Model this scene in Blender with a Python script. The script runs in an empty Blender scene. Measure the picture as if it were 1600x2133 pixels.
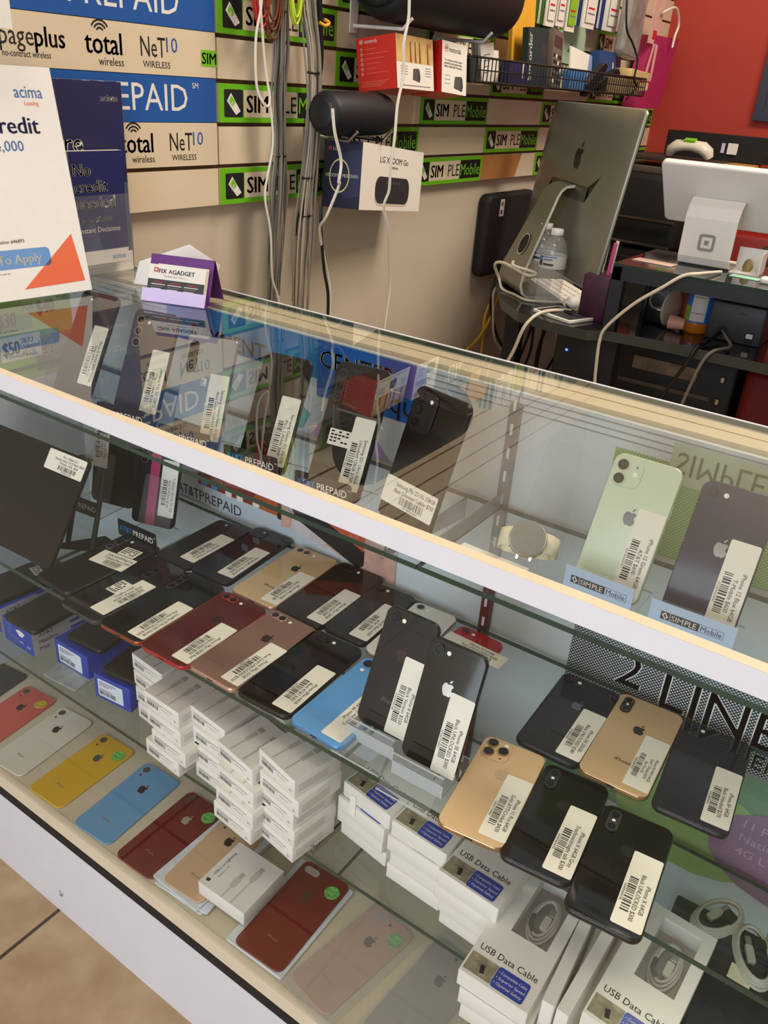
import bpy, math, random
from mathutils import Matrix, Vector

S = bpy.context.scene
RND = random.Random(11)

# ------------------------------------------------------------------ camera
cam = bpy.data.cameras.new('camera')
cam.sensor_fit = 'VERTICAL'
cam.sensor_height = 24.0
cam.lens = 24.0 * 1728.65 / 2133.0
cam.clip_start = 0.02
camo = bpy.data.objects.new('camera', cam)
S.collection.objects.link(camo)
Rw = Matrix(((0.81830202, 0.57079583, 0.06763087), (0.31326878, -0.34423851, -0.88507769), (-0.4819175, 0.7454475, -0.46050358)))
camo.matrix_world = Matrix.Translation((1.0757, -0.4853, 1.2369)) @ (Rw.transposed() @ Matrix(((1, 0, 0), (0, -1, 0), (0, 0, -1)))).to_4x4()
S.camera = camo

# ------------------------------------------------------------------ light and exposure
W = bpy.data.worlds.new('world')
S.world = W
W.use_nodes = True
W.node_tree.nodes['Background'].inputs[0].default_value = (1.0, 0.93, 0.84, 1)
W.node_tree.nodes['Background'].inputs[1].default_value = 0.32
S.view_settings.view_transform = 'Standard'
S.view_settings.look = 'None'
S.view_settings.gamma = 1
S.view_settings.exposure = 0.0
S.cycles.transparent_max_bounces = 40
S.cycles.max_bounces = 10


def area(name, loc, rot, sx, sy, power, col):
    l = bpy.data.lights.new(name, 'AREA')
    l.shape = 'RECTANGLE'
    l.size, l.size_y, l.energy, l.color = sx, sy, power, col
    o = bpy.data.objects.new(name, l)
    o.location = loc
    o.rotation_euler = rot
    S.collection.objects.link(o)
    return o


D = math.radians
area('shop_window_daylight', (0.0, -3.0, 1.35), (D(90), 0, 0), 3.6, 2.2, 118, (0.78, 0.87, 1.0))
area('ceiling_lamp_light', (1.35, 1.5, 2.74), (0, 0, 0), 1.2, 0.6, 56, (1.0, 0.87, 0.71))
area('ceiling_lamp_light', (0.75, -0.75, 2.74), (0, 0, 0), 1.2, 0.6, 16, (1.0, 0.9, 0.76))

# ------------------------------------------------------------------ materials
MATS = {}


def lin(c):
    c = c / 255.0
    return c / 12.92 if c <= 0.04045 else ((c + 0.055) / 1.055) ** 2.4


def mat(name, rgb, rough=0.5, metal=0.0, spec=0.5, coat=0.0, noise=0.0, nscale=40.0, bump=0.0, emit=0.0, alpha=1.0, trans=0.0):
    if name in MATS:
        return MATS[name]
    m = bpy.data.materials.new(name)
    m.use_nodes = True
    nt = m.node_tree
    b = nt.nodes['Principled BSDF']
    col = (lin(rgb[0]), lin(rgb[1]), lin(rgb[2]), 1)
    b.inputs['Base Color'].default_value = col
    b.inputs['Roughness'].default_value = rough
    b.inputs['Metallic'].default_value = metal
    b.inputs['Specular IOR Level'].default_value = spec
    b.inputs['Coat Weight'].default_value = coat
    b.inputs['Coat Roughness'].default_value = 0.03
    b.inputs['Alpha'].default_value = alpha
    b.inputs['Transmission Weight'].default_value = trans
    if emit:
        b.inputs['Emission Color'].default_value = col
        b.inputs['Emission Strength'].default_value = emit
    if noise or bump:
        tc = nt.nodes.new('ShaderNodeTexCoord')
        n = nt.nodes.new('ShaderNodeTexNoise')
        n.inputs['Scale'].default_value = nscale
        n.inputs['Detail'].default_value = 5
        nt.links.new(tc.outputs['Object'], n.inputs['Vector'])
        if noise:
            r = nt.nodes.new('ShaderNodeValToRGB')
            r.color_ramp.elements[0].position = 0.3
            r.color_ramp.elements[1].position = 0.7
            r.color_ramp.elements[0].color = tuple(max(0, c * (1 - noise)) for c in col[:3]) + (1,)
            r.color_ramp.elements[1].color = tuple(min(1, c * (1 + noise)) for c in col[:3]) + (1,)
            nt.links.new(n.outputs['Fac'], r.inputs['Fac'])
            nt.links.new(r.outputs['Color'], b.inputs['Base Color'])
        if bump:
            bp = nt.nodes.new('ShaderNodeBump')
            bp.inputs['Strength'].default_value = bump
            bp.inputs['Distance'].default_value = 0.002
            nt.links.new(n.outputs['Fac'], bp.inputs['Height'])
            nt.links.new(bp.outputs['Normal'], b.inputs['Normal'])
    MATS[name] = m
    return m


def glass(name, tint=(1, 1, 1), ior=1.5, rough=0.0, veil=0.0):
    """thin pane: Fresnel mix of a clear see-through and a mirror reflection on the outer side of each face"""
    m = bpy.data.materials.new(name)
    m.use_nodes = True
    nt = m.node_tree
    nt.nodes.clear()
    out = nt.nodes.new('ShaderNodeOutputMaterial')
    mix = nt.nodes.new('ShaderNodeMixShader')
    fr = nt.nodes.new('ShaderNodeFresnel')
    fr.inputs['IOR'].default_value = ior
    geo = nt.nodes.new('ShaderNodeNewGeometry')
    inv = nt.nodes.new('ShaderNodeMath')
    inv.operation = 'SUBTRACT'
    inv.inputs[0].default_value = 1
    mul = nt.nodes.new('ShaderNodeMath')
    mul.operation = 'MULTIPLY'
    tr = nt.nodes.new('ShaderNodeBsdfTransparent')
    tr.inputs[0].default_value = (*tint, 1)
    gl = nt.nodes.new('ShaderNodeBsdfGlossy')
    gl.inputs['Roughness'].default_value = rough
    nt.links.new(geo.outputs['Backfacing'], inv.inputs[1])
    nt.links.new(fr.outputs[0], mul.inputs[0])
    nt.links.new(inv.outputs[0], mul.inputs[1])
    nt.links.new(mul.outputs[0], mix.inputs[0])
    src = tr
    if veil:
        dm = nt.nodes.new('ShaderNodeMixShader')
        df = nt.nodes.new('ShaderNodeBsdfDiffuse')
        df.inputs[0].default_value = (0.8, 0.8, 0.8, 1)
        dm.inputs[0].default_value = veil
        nt.links.new(tr.outputs[0], dm.inputs[1])
        nt.links.new(df.outputs[0], dm.inputs[2])
        src = dm
    nt.links.new(src.outputs[0], mix.inputs[1])
    nt.links.new(gl.outputs[0], mix.inputs[2])
    nt.links.new(mix.outputs[0], out.inputs[0])
    MATS[name] = m
    return m


def dots(name, film, hole, scale, size=0.33):
    """perforated window film: film colour with round dots painted pale for light behind the holes, on a diagonal grid (in the poster's own x, z)"""
    m = mat(name, film, 0.6)
    nt = m.node_tree
    b = nt.nodes['Principled BSDF']
    tc = nt.nodes.new('ShaderNodeTexCoord')
    mp = nt.nodes.new('ShaderNodeMapping')
    mp.inputs['Rotation'].default_value = (0, 0, D(45))
    mp.inputs['Scale'].default_value = (scale, scale, scale)
    v = nt.nodes.new('ShaderNodeTexVoronoi')
    v.voronoi_dimensions = '2D'
    v.inputs['Randomness'].default_value = 0
    v.inputs['Scale'].default_value = 1
    lt = nt.nodes.new('ShaderNodeMath')
    lt.operation = 'LESS_THAN'
    lt.inputs[1].default_value = size
    mx = nt.nodes.new('ShaderNodeMix')
    mx.data_type = 'RGBA'
    mx.inputs[6].default_value = (*[lin(c) for c in film], 1)
    mx.inputs[7].default_value = (*[lin(c) for c in hole], 1)
    nt.links.new(tc.outputs['Object'], mp.inputs[0])
    nt.links.new(mp.outputs[0], v.inputs['Vector'])
    nt.links.new(v.outputs['Distance'], lt.inputs[0])
    nt.links.new(lt.outputs[0], mx.inputs[0])
    nt.links.new(mx.outputs[2], b.inputs['Base Color'])
    return m


GL_TOP = glass('counter_glass', (0.97, 0.985, 0.975), 2.25)
GL_FRONT = glass('front_glass', (0.985, 0.995, 0.99), 1.35)
GL_SHELF = glass('shelf_glass', (0.94, 0.965, 0.955), 1.5)
ACR = glass('clear_acrylic', (0.97, 0.975, 0.98), 1.45, 0.02, 0.05)
FILM = glass('clear_film', (0.96, 0.96, 0.96), 1.4, 0.08, 0.14)
BOTTLE = glass('bottle_plastic', (0.95, 0.96, 0.96), 1.55, 0.05, 0.14)
EDGE = mat('glass_edge_green', (38, 62, 52), 0.15, noise=0.2, nscale=8)
EDGE_L = mat('acrylic_edge', (190, 196, 196), 0.2)
WHITE = mat('white', (236, 234, 230), 0.5)
PAPER = mat('paper', (240, 238, 234), 0.75, noise=0.015, nscale=60)
CARD = mat('white_card', (234, 230, 222), 0.55)
STICK = mat('sticker_paper', (238, 232, 218), 0.55)
INK = mat('ink', (14, 14, 16), 0.6)
GREYINK = mat('grey_ink', (120, 122, 126), 0.6)
BLACK = mat('black_plastic', (16, 16, 18), 0.35)
BLACKM = mat('black_matt', (20, 20, 21), 0.7)
GLOSSB = mat('gloss_black_glass', (9, 9, 11), 0.05, spec=0.55)
DARKG = mat('dark_grey', (52, 53, 56), 0.5)
GREY = mat('grey', (128, 128, 128), 0.5)
STEEL = mat('steel', (190, 188, 184), 0.25, 1.0)
CREAM = mat('cream_laminate', (226, 208, 176), 0.5, noise=0.03, nscale=30)
LAM = mat('white_laminate', (226, 226, 230), 0.45, noise=0.02, nscale=25)
LIME = mat('lime_green', (108, 190, 22), 0.45)
LIMEL = mat('sim_green', (120, 200, 40), 0.45)
BLUE = mat('banner_blue', (26, 92, 172), 0.35)
ATTBLUE = mat('att_blue', (50, 150, 230), 0.5)
BOXBLUE = mat('box_blue', (38, 66, 168), 0.4)
NAVY = mat('navy', (34, 38, 84), 0.45)
RED = mat('red', (206, 36, 30), 0.45)
ORANGE = mat('orange', (234, 112, 74), 0.6)
SKYB = mat('sky_blue', (110, 156, 214), 0.5)
PURPLE = mat('purple', (96, 40, 120), 0.4)
LILAC = mat('lilac', (214, 200, 246), 0.35)
YEL = mat('yellow', (236, 176, 30), 0.6)
PINK = mat('magenta', (178, 34, 92), 0.6)
WOOD = mat('pale_wood', (214, 186, 130), 0.5, noise=0.1, nscale=25)
SILVERF = mat('silver_frame', (200, 198, 196), 0.25, 0.9)

# ------------------------------------------------------------------ mesh building
TXT = {}


def text_mesh(s, bold):
    k = (s, bold)
    if k not in TXT:
        c = bpy.data.curves.new('t', 'FONT')
        c.body = s
        c.size = 1.0
        c.resolution_u = 2
        c.offset = bold
        o = bpy.data.objects.new('t', c)
        me = bpy.data.meshes.new_from_object(o)
        v = [(p.co.x, p.co.y) for p in me.vertices]
        f = [tuple(p.vertices) for p in me.polygons]
        bpy.data.objects.remove(o)
        bpy.data.meshes.remove(me)
        bpy.data.curves.remove(c)
        if not v:
            v = [(0, 0)]
        x0 = min(p[0] for p in v)
        x1 = max(p[0] for p in v)
        TXT[k] = ([(p[0] - x0, p[1]) for p in v], f, x1 - x0)
    return TXT[k]


APPLE = [(0, .30), (.10, .36), (.22, .38), (.34, .33), (.42, .22), (.33, .14), (.28, .02), (.31, -.12), (.38, -.2), (.44, -.24), (.38, -.40), (.28, -.55), (.18, -.62), (.08, -.60), (0, -.57), (-.08, -.60), (-.18, -.62), (-.28, -.54), (-.38, -.38), (-.45, -.18), (-.47, .02), (-.42, .22), (-.33, .33), (-.22, .38), (-.10, .36)]
LEAF = [(.02, .42), (.05, .56), (.14, .67), (.24, .71), (.22, .58), (.14, .47)]


class MB:
    def __init__(s):
        s.v, s.f, s.mi, s.sm, s.ms = [], [], [], [], []
        s.T = Matrix.Identity(4)

    def slot(s, m):
        if m not in s.ms:
            s.ms.append(m)
        return s.ms.index(m)

    def add(s, vs, fs, m, smooth=False):
        o = len(s.v)
        s.v += [tuple(s.T @ Vector(p)) for p in vs]
        k = s.slot(m)
        for f in fs:
            s.f.append(tuple(i + o for i in f))
            s.mi.append(k)
            s.sm.append(smooth)
        return s

    def box(s, x0, x1, y0, y1, z0, z1, m, side=None, bottom=None):
        v = [(x0, y0, z0), (x1, y0, z0), (x1, y1, z0), (x0, y1, z0), (x0, y0, z1), (x1, y0, z1), (x1, y1, z1), (x0, y1, z1)]
        sides = [(0, 1, 5, 4), (1, 2, 6, 5), (2, 3, 7, 6), (3, 0, 4, 7)]
        if side is None:
            return s.add(v, [(0, 3, 2, 1), (4, 5, 6, 7)] + sides, m)
        s.add(v, [(0, 3, 2, 1), (4, 5, 6, 7)], m)
        return s.add(v, sides, side)

    def rr(s, w, l, r, n=5, cx=0, cy=0):
        p = []
        for (sx, sy, a0) in ((1, -1, -90), (1, 1, 0), (-1, 1, 90), (-1, -1, 180)):
            for i in range(n + 1):
                a = D(a0 + 90.0 * i / n)
                p.append((cx + sx * (w / 2 - r) + r * math.cos(a), cy + sy * (l / 2 - r) + r * math.sin(a)))
        return p

    def rings(s, rings, m, smooth=True, cap0=True, cap1=True):
        n = len(rings[0])
        v = [p for r in rings for p in r]
        f = []
        for i in range(len(rings) - 1):
            for j in range(n):
                k = (j + 1) % n
                f.append((i * n + j, i * n + k, (i + 1) * n + k, (i + 1) * n + j))
        s.add(v, f, m, smooth)
        if cap0:
            s.add(rings[0], [tuple(range(n - 1, -1, -1))], m)
        if cap1:
            s.add(rings[-1], [tuple(range(n))], m)
        return s

    def slab(s, w, l, r, z0, z1, m, bev=0.0, n=5, cx=0, cy=0, smooth=True):
        """rounded-rectangle plate with bevelled edges"""
        if bev <= 0:
            rs = [(0, z0), (0, z1)]
        else:
            rs = [(bev, z0), (bev * .3, z0 + bev * .3), (0, z0 + bev), (0, z1 - bev), (bev * .3, z1 - bev * .3), (bev, z1)]
        R = [[(x, y, z) for x, y in s.rr(w - 2 * i, l - 2 * i, max(r - i, 1e-4), n, cx, cy)] for i, z in rs]
        return s.rings(R, m, smooth)

    def plate(s, w, l, r, z, m, cx=0, cy=0, n=5):
        p = s.rr(w, l, r, n, cx, cy)
        return s.add([(x, y, z) for x, y in p], [tuple(range(len(p)))], m)

    def poly(s, pts, z, m):
        a = sum(pts[i][0] * pts[(i + 1) % len(pts)][1] - pts[(i + 1) % len(pts)][0] * pts[i][1] for i in range(len(pts)))
        if a < 0:
            pts = pts[::-1]
        return s.add([(x, y, z) for x, y in pts], [tuple(range(len(pts)))], m)

    def rect(s, x0, x1, y0, y1, z, m):
        return s.add([(x0, y0, z), (x1, y0, z), (x1, y1, z), (x0, y1, z)], [(0, 1, 2, 3)], m)

    def prism(s, pts, z0, z1, m, top=None):
        a = sum(pts[i][0] * pts[(i + 1) % len(pts)][1] - pts[(i + 1) % len(pts)][0] * pts[i][1] for i in range(len(pts)))
        if a < 0:
            pts = pts[::-1]
        n = len(pts)
        v = [(x, y, z0) for x, y in pts] + [(x, y, z1) for x, y in pts]
        s.add(v, [(i, (i + 1) % n, n + (i + 1) % n, n + i) for i in range(n)] + [tuple(range(n - 1, -1, -1))], m)
        return s.add(v[n:], [tuple(range(n))], top or m)

    def disc(s, x, y, r, z, m, n=20):
        return s.add([(x + r * math.cos(2 * math.pi * i / n), y + r * math.sin(2 * math.pi * i / n), z) for i in range(n)], [tuple(range(n))], m)

    def ringd(s, x, y, r0, r1, z, m, n=24, sx=1.0):
        v = [(x + sx * r * math.cos(2 * math.pi * i / n), y + r * math.sin(2 * math.pi * i / n), z) for r in (r0, r1) for i in range(n)]
        return s.add(v, [(i, n + i, n + (i + 1) % n, (i + 1) % n) for i in range(n)], m)

    def cyl(s, x, y, z0, z1, r, m, n=20, bev=0.0, top=None):
        rs = [(r, z0), (r, z1)] if not bev else [(r, z0), (r, z1 - bev), (r - bev, z1)]
        R = [[(x + q * math.cos(2 * math.pi * i / n), y + q * math.sin(2 * math.pi * i / n), z) for i in range(n)] for q, z in rs]
        s.rings(R, m, True, True, top is None)
        if top is not None:
            s.add(R[-1], [tuple(range(n))], top)
        return s

    def lathe(s, prof, m, n=24, sx=1.0, cap0=True, cap1=True):
        R = [[(sx * r * math.cos(2 * math.pi * i / n), r * math.sin(2 * math.pi * i / n), z) for i in range(n)] for r, z in prof]
        return s.rings(R, m, True, cap0, cap1)

    def tube(s, pts, r, m, n=8, smoothing=0, closed=False):
        P = [Vector(p) for p in pts]
        if smoothing:
            Q = []
            N = len(P)
            for i in range(N if closed else N - 1):
                p0, p1, p2, p3 = (P[(i + k) % N] if closed else P[min(max(i + k, 0), N - 1)] for k in (-1, 0, 1, 2))
                for j in range(smoothing):
                    t = j / smoothing
                    Q.append(0.5 * ((2 * p1) + (p2 - p0) * t + (2 * p0 - 5 * p1 + 4 * p2 - p3) * t * t + (3 * p1 - p0 - 3 * p2 + p3) * t ** 3))
            if not closed:
                Q.append(P[-1])
            P = Q
        N = len(P)
        R = []
        up = None
        for i in range(N):
            a = P[(i - 1) % N] if (closed or i > 0) else P[i]
            b = P[(i + 1) % N] if (closed or i < N - 1) else P[i]
            t = (b - a).normalized() if (b - a).length > 1e-9 else Vector((0, 0, 1))
            if up is None:
                up = Vector((0, 0, 1)) if abs(t.z) < 0.9 else Vector((1, 0, 0))
            x = up - t * up.dot(t)
            x = x.normalized() if x.length > 1e-6 else t.orthogonal().normalized()
            y = t.cross(x)
            up = x
            R.append([tuple(P[i] + r * (math.cos(2 * math.pi * k / n) * x + math.sin(2 * math.pi * k / n) * y)) for k in range(n)])
        if closed:
            R.append(R[0])
        return s.rings(R, m, True, not closed, not closed)

    def arc(s, x, y, r0, r1, a0, a1, z, m, n=12):
        v = [(x + r * math.cos(D(a0 + (a1 - a0) * i / n)), y + r * math.sin(D(a0 + (a1 - a0) * i / n)), z) for r in (r0, r1) for i in range(n + 1)]
        return s.add(v, [(i, n + 1 + i, n + 2 + i, i + 1) for i in range(n)], m)

    def bar(s, p, q, w, m):
        return s.tube([p, q], w, m, 6)

    def text(s, t, size, x, y, z, m, align='c', bold=0.0, maxw=None, sx=1.0, rot=0.0, flip=False):
        v, f, w = text_mesh(t, 0.0)
        if bold > 0.008 and not flip:
            e = bold * size * 0.7
            for d in (-e, e):
                s.text(t, size, x + d * math.cos(D(rot)), y + d * math.sin(D(rot)), z, m, align, 0.0, maxw, sx, rot)
        kx = size * sx
        if maxw and w * kx > maxw:
            kx = maxw / w
        off = {'c': -w * kx / 2, 'l': 0, 'r': -w * kx}[align]
        c, n = math.cos(D(rot)), math.sin(D(rot))
        o = []
        for a, b in v:
            u, q = a * kx + off, b * size * (-1 if flip else 1)
            o.append((x + u * c - q * n, y + u * n + q * c, z))
        return s.add(o, [tuple(reversed(g)) for g in f] if flip else f, m)

    def barcode(s, x0, x1, y0, y1, z, m, seed):
        r = random.Random(seed)
        n = 46
        u = (x1 - x0) / n
        i = 0
        while i < n:
            k = r.choice((1, 1, 2))
            if i + k > n:
                break
            s.rect(x0 + i * u, x0 + (i + k * 0.9) * u, y0, y1, z, m)
            i += k + r.choice((1, 1, 2))
        return s

    def apple(s, x, y, h, z, m, rot=0.0):
        c, n = math.cos(D(rot)), math.sin(D(rot))
        for P in (APPLE, LEAF):
            s.poly([(x + h * (a * c - b * n), y + h * (a * n + b * c)) for a, b in P], z, m)
        return s

    def build(s, name, parent=None, M=None):
        me = bpy.data.meshes.new(name)
        me.from_pydata(s.v, [], s.f)
        for m in s.ms:
            me.materials.append(m)
        me.polygons.foreach_set('material_index', s.mi)
        me.polygons.foreach_set('use_smooth', s.sm)
        me.update()
        o = bpy.data.objects.new(name, me)
        S.collection.objects.link(o)
        if parent is not None:
            o.parent = parent
        if M is not None:
            o.matrix_local = M
        return o


def tag(o, label, cat, group=None, kind=None):
    o['label'] = label
    o['category'] = cat
    if group:
        o['group'] = group
    if kind:
        o['kind'] = kind
    return o


def struct(o):
    o['kind'] = 'structure'
    return o


def thing(name, label, cat, M=None, group=None):
    o = bpy.data.objects.new(name, None)
    o.empty_display_size = 0.02
    S.collection.objects.link(o)
    if M is not None:
        o.matrix_world = M
    return tag(o, label, cat, group)


def pose(x, y, z, yaw=0.0, tilt=0.0, roll=0.0):
    return Matrix.Translation((x, y, z)) @ Matrix.Rotation(D(yaw), 4, 'Z') @ Matrix.Rotation(D(tilt), 4, 'X') @ Matrix.Rotation(D(roll), 4, 'Y')


def frame(o, ex, ey, ez):
    """4x4 with the given axes as columns"""
    return Matrix(((ex[0], ey[0], ez[0], o[0]), (ex[1], ey[1], ez[1], o[1]), (ex[2], ey[2], ez[2], o[2]), (0, 0, 0, 1)))


def wallframe(x, y, z):
    return frame((x, y, z), (0, 1, 0), (0, 0, 1), (1, 0, 0))   # x to the right along the left wall, y up, z into the room


def backframe(x, y, z):
    return frame((x, y, z), (1, 0, 0), (0, 0, 1), (0, -1, 0))  # the same on a wall that faces the front
# ------------------------------------------------------------------ the setting
ZT, ZS1, ZS2, ZS3, ZD = 0.9269, 0.775, 0.586, 0.397, 0.229
XS = -0.07                       # face of the slats
YR = 2.93                        # red wall

FLOOR = mat('floor_tile', (168, 142, 108), 0.45)
nt = FLOOR.node_tree
bs = nt.nodes['Principled BSDF']
tc = nt.nodes.new('ShaderNodeTexCoord')
mp = nt.nodes.new('ShaderNodeMapping')
mp.inputs['Location'].default_value = (-0.1905, 0.21, 0)
br = nt.nodes.new('ShaderNodeTexBrick')
br.offset = 0
br.inputs['Scale'].default_value = 1
br.inputs['Brick Width'].default_value = 0.405
br.inputs['Row Height'].default_value = 0.405
br.inputs['Mortar Size'].default_value = 0.0035
br.inputs['Mortar Smooth'].default_value = 0.2
br.inputs['Mortar'].default_value = (lin(74), lin(60), lin(48), 1)
n1 = nt.nodes.new('ShaderNodeTexNoise')
n1.inputs['Scale'].default_value = 14
n1.inputs['Detail'].default_value = 8
rp = nt.nodes.new('ShaderNodeValToRGB')
rp.color_ramp.elements[0].position = 0.3
rp.color_ramp.elements[1].position = 0.75
rp.color_ramp.elements[0].color = (lin(160), lin(132), lin(98), 1)
rp.color_ramp.elements[1].color = (lin(188), lin(164), lin(130), 1)
nt.links.new(tc.outputs['Object'], mp.inputs[0])
nt.links.new(mp.outputs[0], br.inputs['Vector'])
nt.links.new(tc.outputs['Object'], n1.inputs['Vector'])
nt.links.new(n1.outputs['Fac'], rp.inputs['Fac'])
nt.links.new(rp.outputs['Color'], br.inputs['Color1'])
nt.links.new(rp.outputs['Color'], br.inputs['Color2'])
nt.links.new(br.outputs['Color'], bs.inputs['Base Color'])

WALLP = mat('wall_paint', (204, 192, 172), 0.8, noise=0.03, nscale=6, bump=0.08)
REDP = mat('red_wall_paint', (178, 58, 42), 0.7, noise=0.06, nscale=5, bump=0.06)
CEIL = mat('ceiling_paint', (214, 206, 194), 0.9, noise=0.02)
struct(MB().box(-0.3, 4.0, -3.4, YR + 0.1, -0.05, 0.0, FLOOR).build('floor'))
b = MB().box(-0.3, -0.17, -3.4, 0.475, 0.0, 2.8, WALLP)
b.box(-0.3, -0.09, 0.475, YR, 0.0, 2.8, WALLP)
struct(b.build('wall_left'))
b = MB().box(-0.3, 4.0, YR, YR + 0.1, 0.0, 1.72, REDP)
b.box(-0.3, 4.0, YR, YR + 0.1, 1.72, 2.8, WALLP)
struct(b.build('wall_back'))
struct(MB().box(-0.3, 4.0, -3.4, YR + 0.1, 2.8, 2.86, CEIL).build('ceiling'))

# slatted display board on the left wall: rows of cream slats with brown grooves
F = (1.0757 - XS) / 1.0757
PIT = 0.206 * 0.31 * F
Z0 = 1.2369 - 0.668 * 0.31 * F
SEAM = 0.6622
STRIP = 0.3236
SLAT = mat('cream_slat', (224, 208, 180), 0.5, noise=0.02, nscale=12)
GROOVE = mat('brown_groove', (84, 60, 38), 0.7)
b = MB()
b.box(XS - 0.095, XS - 0.008, -0.6, YR, Z0, Z0 + PIT * 12, GROOVE)
for r in range(12):
    for (y0, y1) in ((-0.6, SEAM - 0.004), (SEAM, YR)):
        b.box(XS - 0.012, XS, y0, y1, Z0 + r * PIT, Z0 + r * PIT + PIT * 0.9, SLAT)
struct(b.build('trim_1'))

SH = PIT * 0.9


def sim_sign(r, k, label):
    t = thing('wall_sign', label, 'sign', wallframe(XS + 0.0002, SEAM + k * STRIP, Z0 + r * PIT), 'green strip signs on the slat wall')
    b = MB()
    w, h = STRIP - 0.001, SH
    b.box(0, w, 0, h, 0, 0.0015, LIME)
    z = 0.0018
    b.plate(0.047, h * .72, .003, z, INK, 0.036, h * .5)
    b.poly([(0.029, h * .77), (0.019, h * .56), (0.041, h * .20), (0.053, h * .30)], z + .0003, CARD)
    b.poly([(0.030, h * .70), (0.0235, h * .56), (0.033, h * .41), (0.0405, h * .53)], z + .0006, LIMEL)
    b.text('SIM', .008, 0.033, h * .44, z + .0008, CARD, rot=52)
    b.plate(0.147, h * .72, .003, z, SLAT, 0.1350, h * .5)
    b.text('SIM', h * .66, 0.069, h * .27, z + .0003, INK, 'l', 0.035, 0.076, 1.0)
    b.text('PLE', h * .66, 0.150, h * .27, z + .0003, INK, 'l', -0.008, 0.055)
    b.plate(0.105, h * .72, .003, z, INK, 0.2620, h * .5)
    b.text('Mobile', h * .66, 0.2620, h * .27, z + .0003, LIMEL, 'c', -0.006, 0.098)
    b.build('printed_strip', t)


POS = ['first', 'second', 'third', 'fourth', 'fifth']
ROW = ['bottom row', 'second row from the bottom', 'third row from the bottom', 'fourth row from the bottom', 'fifth row from the bottom', 'sixth row from the bottom']
for r in range(6):
    n = 0
    for k in range(r % 2, 7, 2):
        if SEAM + (k + 1) * STRIP > YR:
            continue
        sim_sign(r, k, 'green strip sign on the slat wall, %s in the %s' % (POS[n], ROW[r]))
        n += 1
b = MB().box(0, 0.19, 0, SH, 0, 0.001, mat('torn_cardboard', (178, 122, 66), 0.8, noise=0.08))
b.prism([(0.19, 0), (0.205, 0), (0.222, SH * .6), (0.235, SH), (0.19, SH)], 0, 0.001, MATS['torn_cardboard'])
tag(b.build('cardboard_strip', None, wallframe(XS, SEAM + 3 * STRIP, Z0)), 'bare brown torn strip on the slat wall beside a green strip sign', 'cardboard strip')


def banner(label, r, y0, draw, base):
    t = thing('banner_strip', label, 'sign', wallframe(XS + 0.0002, y0, Z0 + r * PIT), 'carrier strips on the slat wall')
    b = MB()
    b.box(0, SEAM - 0.006 - y0, 0.0, PIT * 0.985, 0, 0.0015, base)
    draw(b, 0.0018)
    b.build('printed_strip', t)


def d_blue(b, z):
    b.text('AT&T', .056, 0.0, PIT * .25, z, WHITE, 'l', 0.02, 0.11)
    b.text('PREPAID', .056, 0.125, PIT * .25, z, WHITE, 'l', -0.012, 0.212)
    b.text('SM', .012, 0.342, PIT * .75, z, WHITE, 'l')


def d_logos(b, z, dx):
    b.text('page', .036, 0.012 + dx, PIT * .38, z, INK, 'l', -0.01, 0.052)
    b.text('plus', .036, 0.066 + dx, PIT * .38, z, INK, 'l', 0.02, 0.048)
    b.text('no-contract wireless', .012, 0.014 + dx, PIT * .17, z, INK, 'l', 0, 0.075)
    b.text('total', .042, 0.148 + dx, PIT * .34, z, INK, 'l', 0.02, 0.066)
    for q in (.005, .010, .015):
        b.arc(0.176 + dx, PIT * .735, q, q + .0026, 30, 150, z, INK)
    b.text('wireless', .016, 0.170 + dx, PIT * .12, z, INK, 'l', -0.01, 0.046)
    b.text('NeT', .040, 0.250 + dx, PIT * .36, z, INK, 'l', 0.005, 0.050)
    b.text('10', .030, 0.302 + dx, PIT * .48, z, BLUE, 'l', 0, 0.024)
    b.text('WIRELESS', .013, 0.253 + dx, PIT * .14, z, INK, 'l', 0, 0.076)


Y4 = 0.247
banner('blue carrier banner strip at the top of the slat wall left part', 4, Y4, d_blue, BLUE)
banner('blue carrier banner strip partly hidden behind the navy sign', 2, Y4 + 0.012, d_blue, BLUE)


def d_top(b, z):
    d_logos(b, z, 0)
    b.plate(0.036, PIT * .36, .001, z, LIMEL, 0.394, PIT * .42)
    b.text('SIM', .024, 0.378, PIT * .30, z + .0003, INK, 'l', 0.015, 0.032)


banner('cream strip of printed carrier logos between the two blue banners', 3, Y4, d_top, SLAT)
banner('cream strip of printed carrier logos below the lower blue banner', 1, Y4 + 0.05, lambda b, z: d_logos(b, z, 0), SLAT)
tag(MB().box(-0.09, 0, 0, 0.09, 0, 0.02, PAPER).build('paper_tag', None, wallframe(0.0, 0.222, 1.262)), 'plain white card hanging at the upper left of the slat wall', 'card')
# ------------------------------------------------------------------ display case
XL, XR, YB = -0.165, 1.62, 0.468
CASEW = mat('case_white', (222, 222, 228), 0.4, noise=0.015, nscale=20)
TAN = mat('case_tan_metal', (224, 210, 184), 0.35, noise=0.04, nscale=18)
TANB = mat('case_tan_dark', (150, 124, 84), 0.6, noise=0.25, nscale=60)
BACKP = mat('case_back_panel', (206, 212, 216), 0.25, noise=0.03, nscale=4)
DECK = mat('deck_laminate', (206, 194, 168), 0.4, noise=0.03, nscale=12)
RAILRED = mat('standard_dark_red', (96, 32, 30), 0.4)
case = thing('display_case', 'long white and tan glass-topped display case full of phones', 'display case', Matrix.Translation((0, 0, 0)))
b = MB()
b.box(XL, XR, 0.0, 0.012, 0, 0.1808, CASEW)
b.box(XL, XR, 0.0004, 0.40, 0.1808, 0.2025, BLACKM)
b.box(XL, XL + .01, 0.012, YB, 0, 0.2025, CASEW)
b.box(XL, XR, YB - .02, YB, 0, 0.2025, CASEW)
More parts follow.
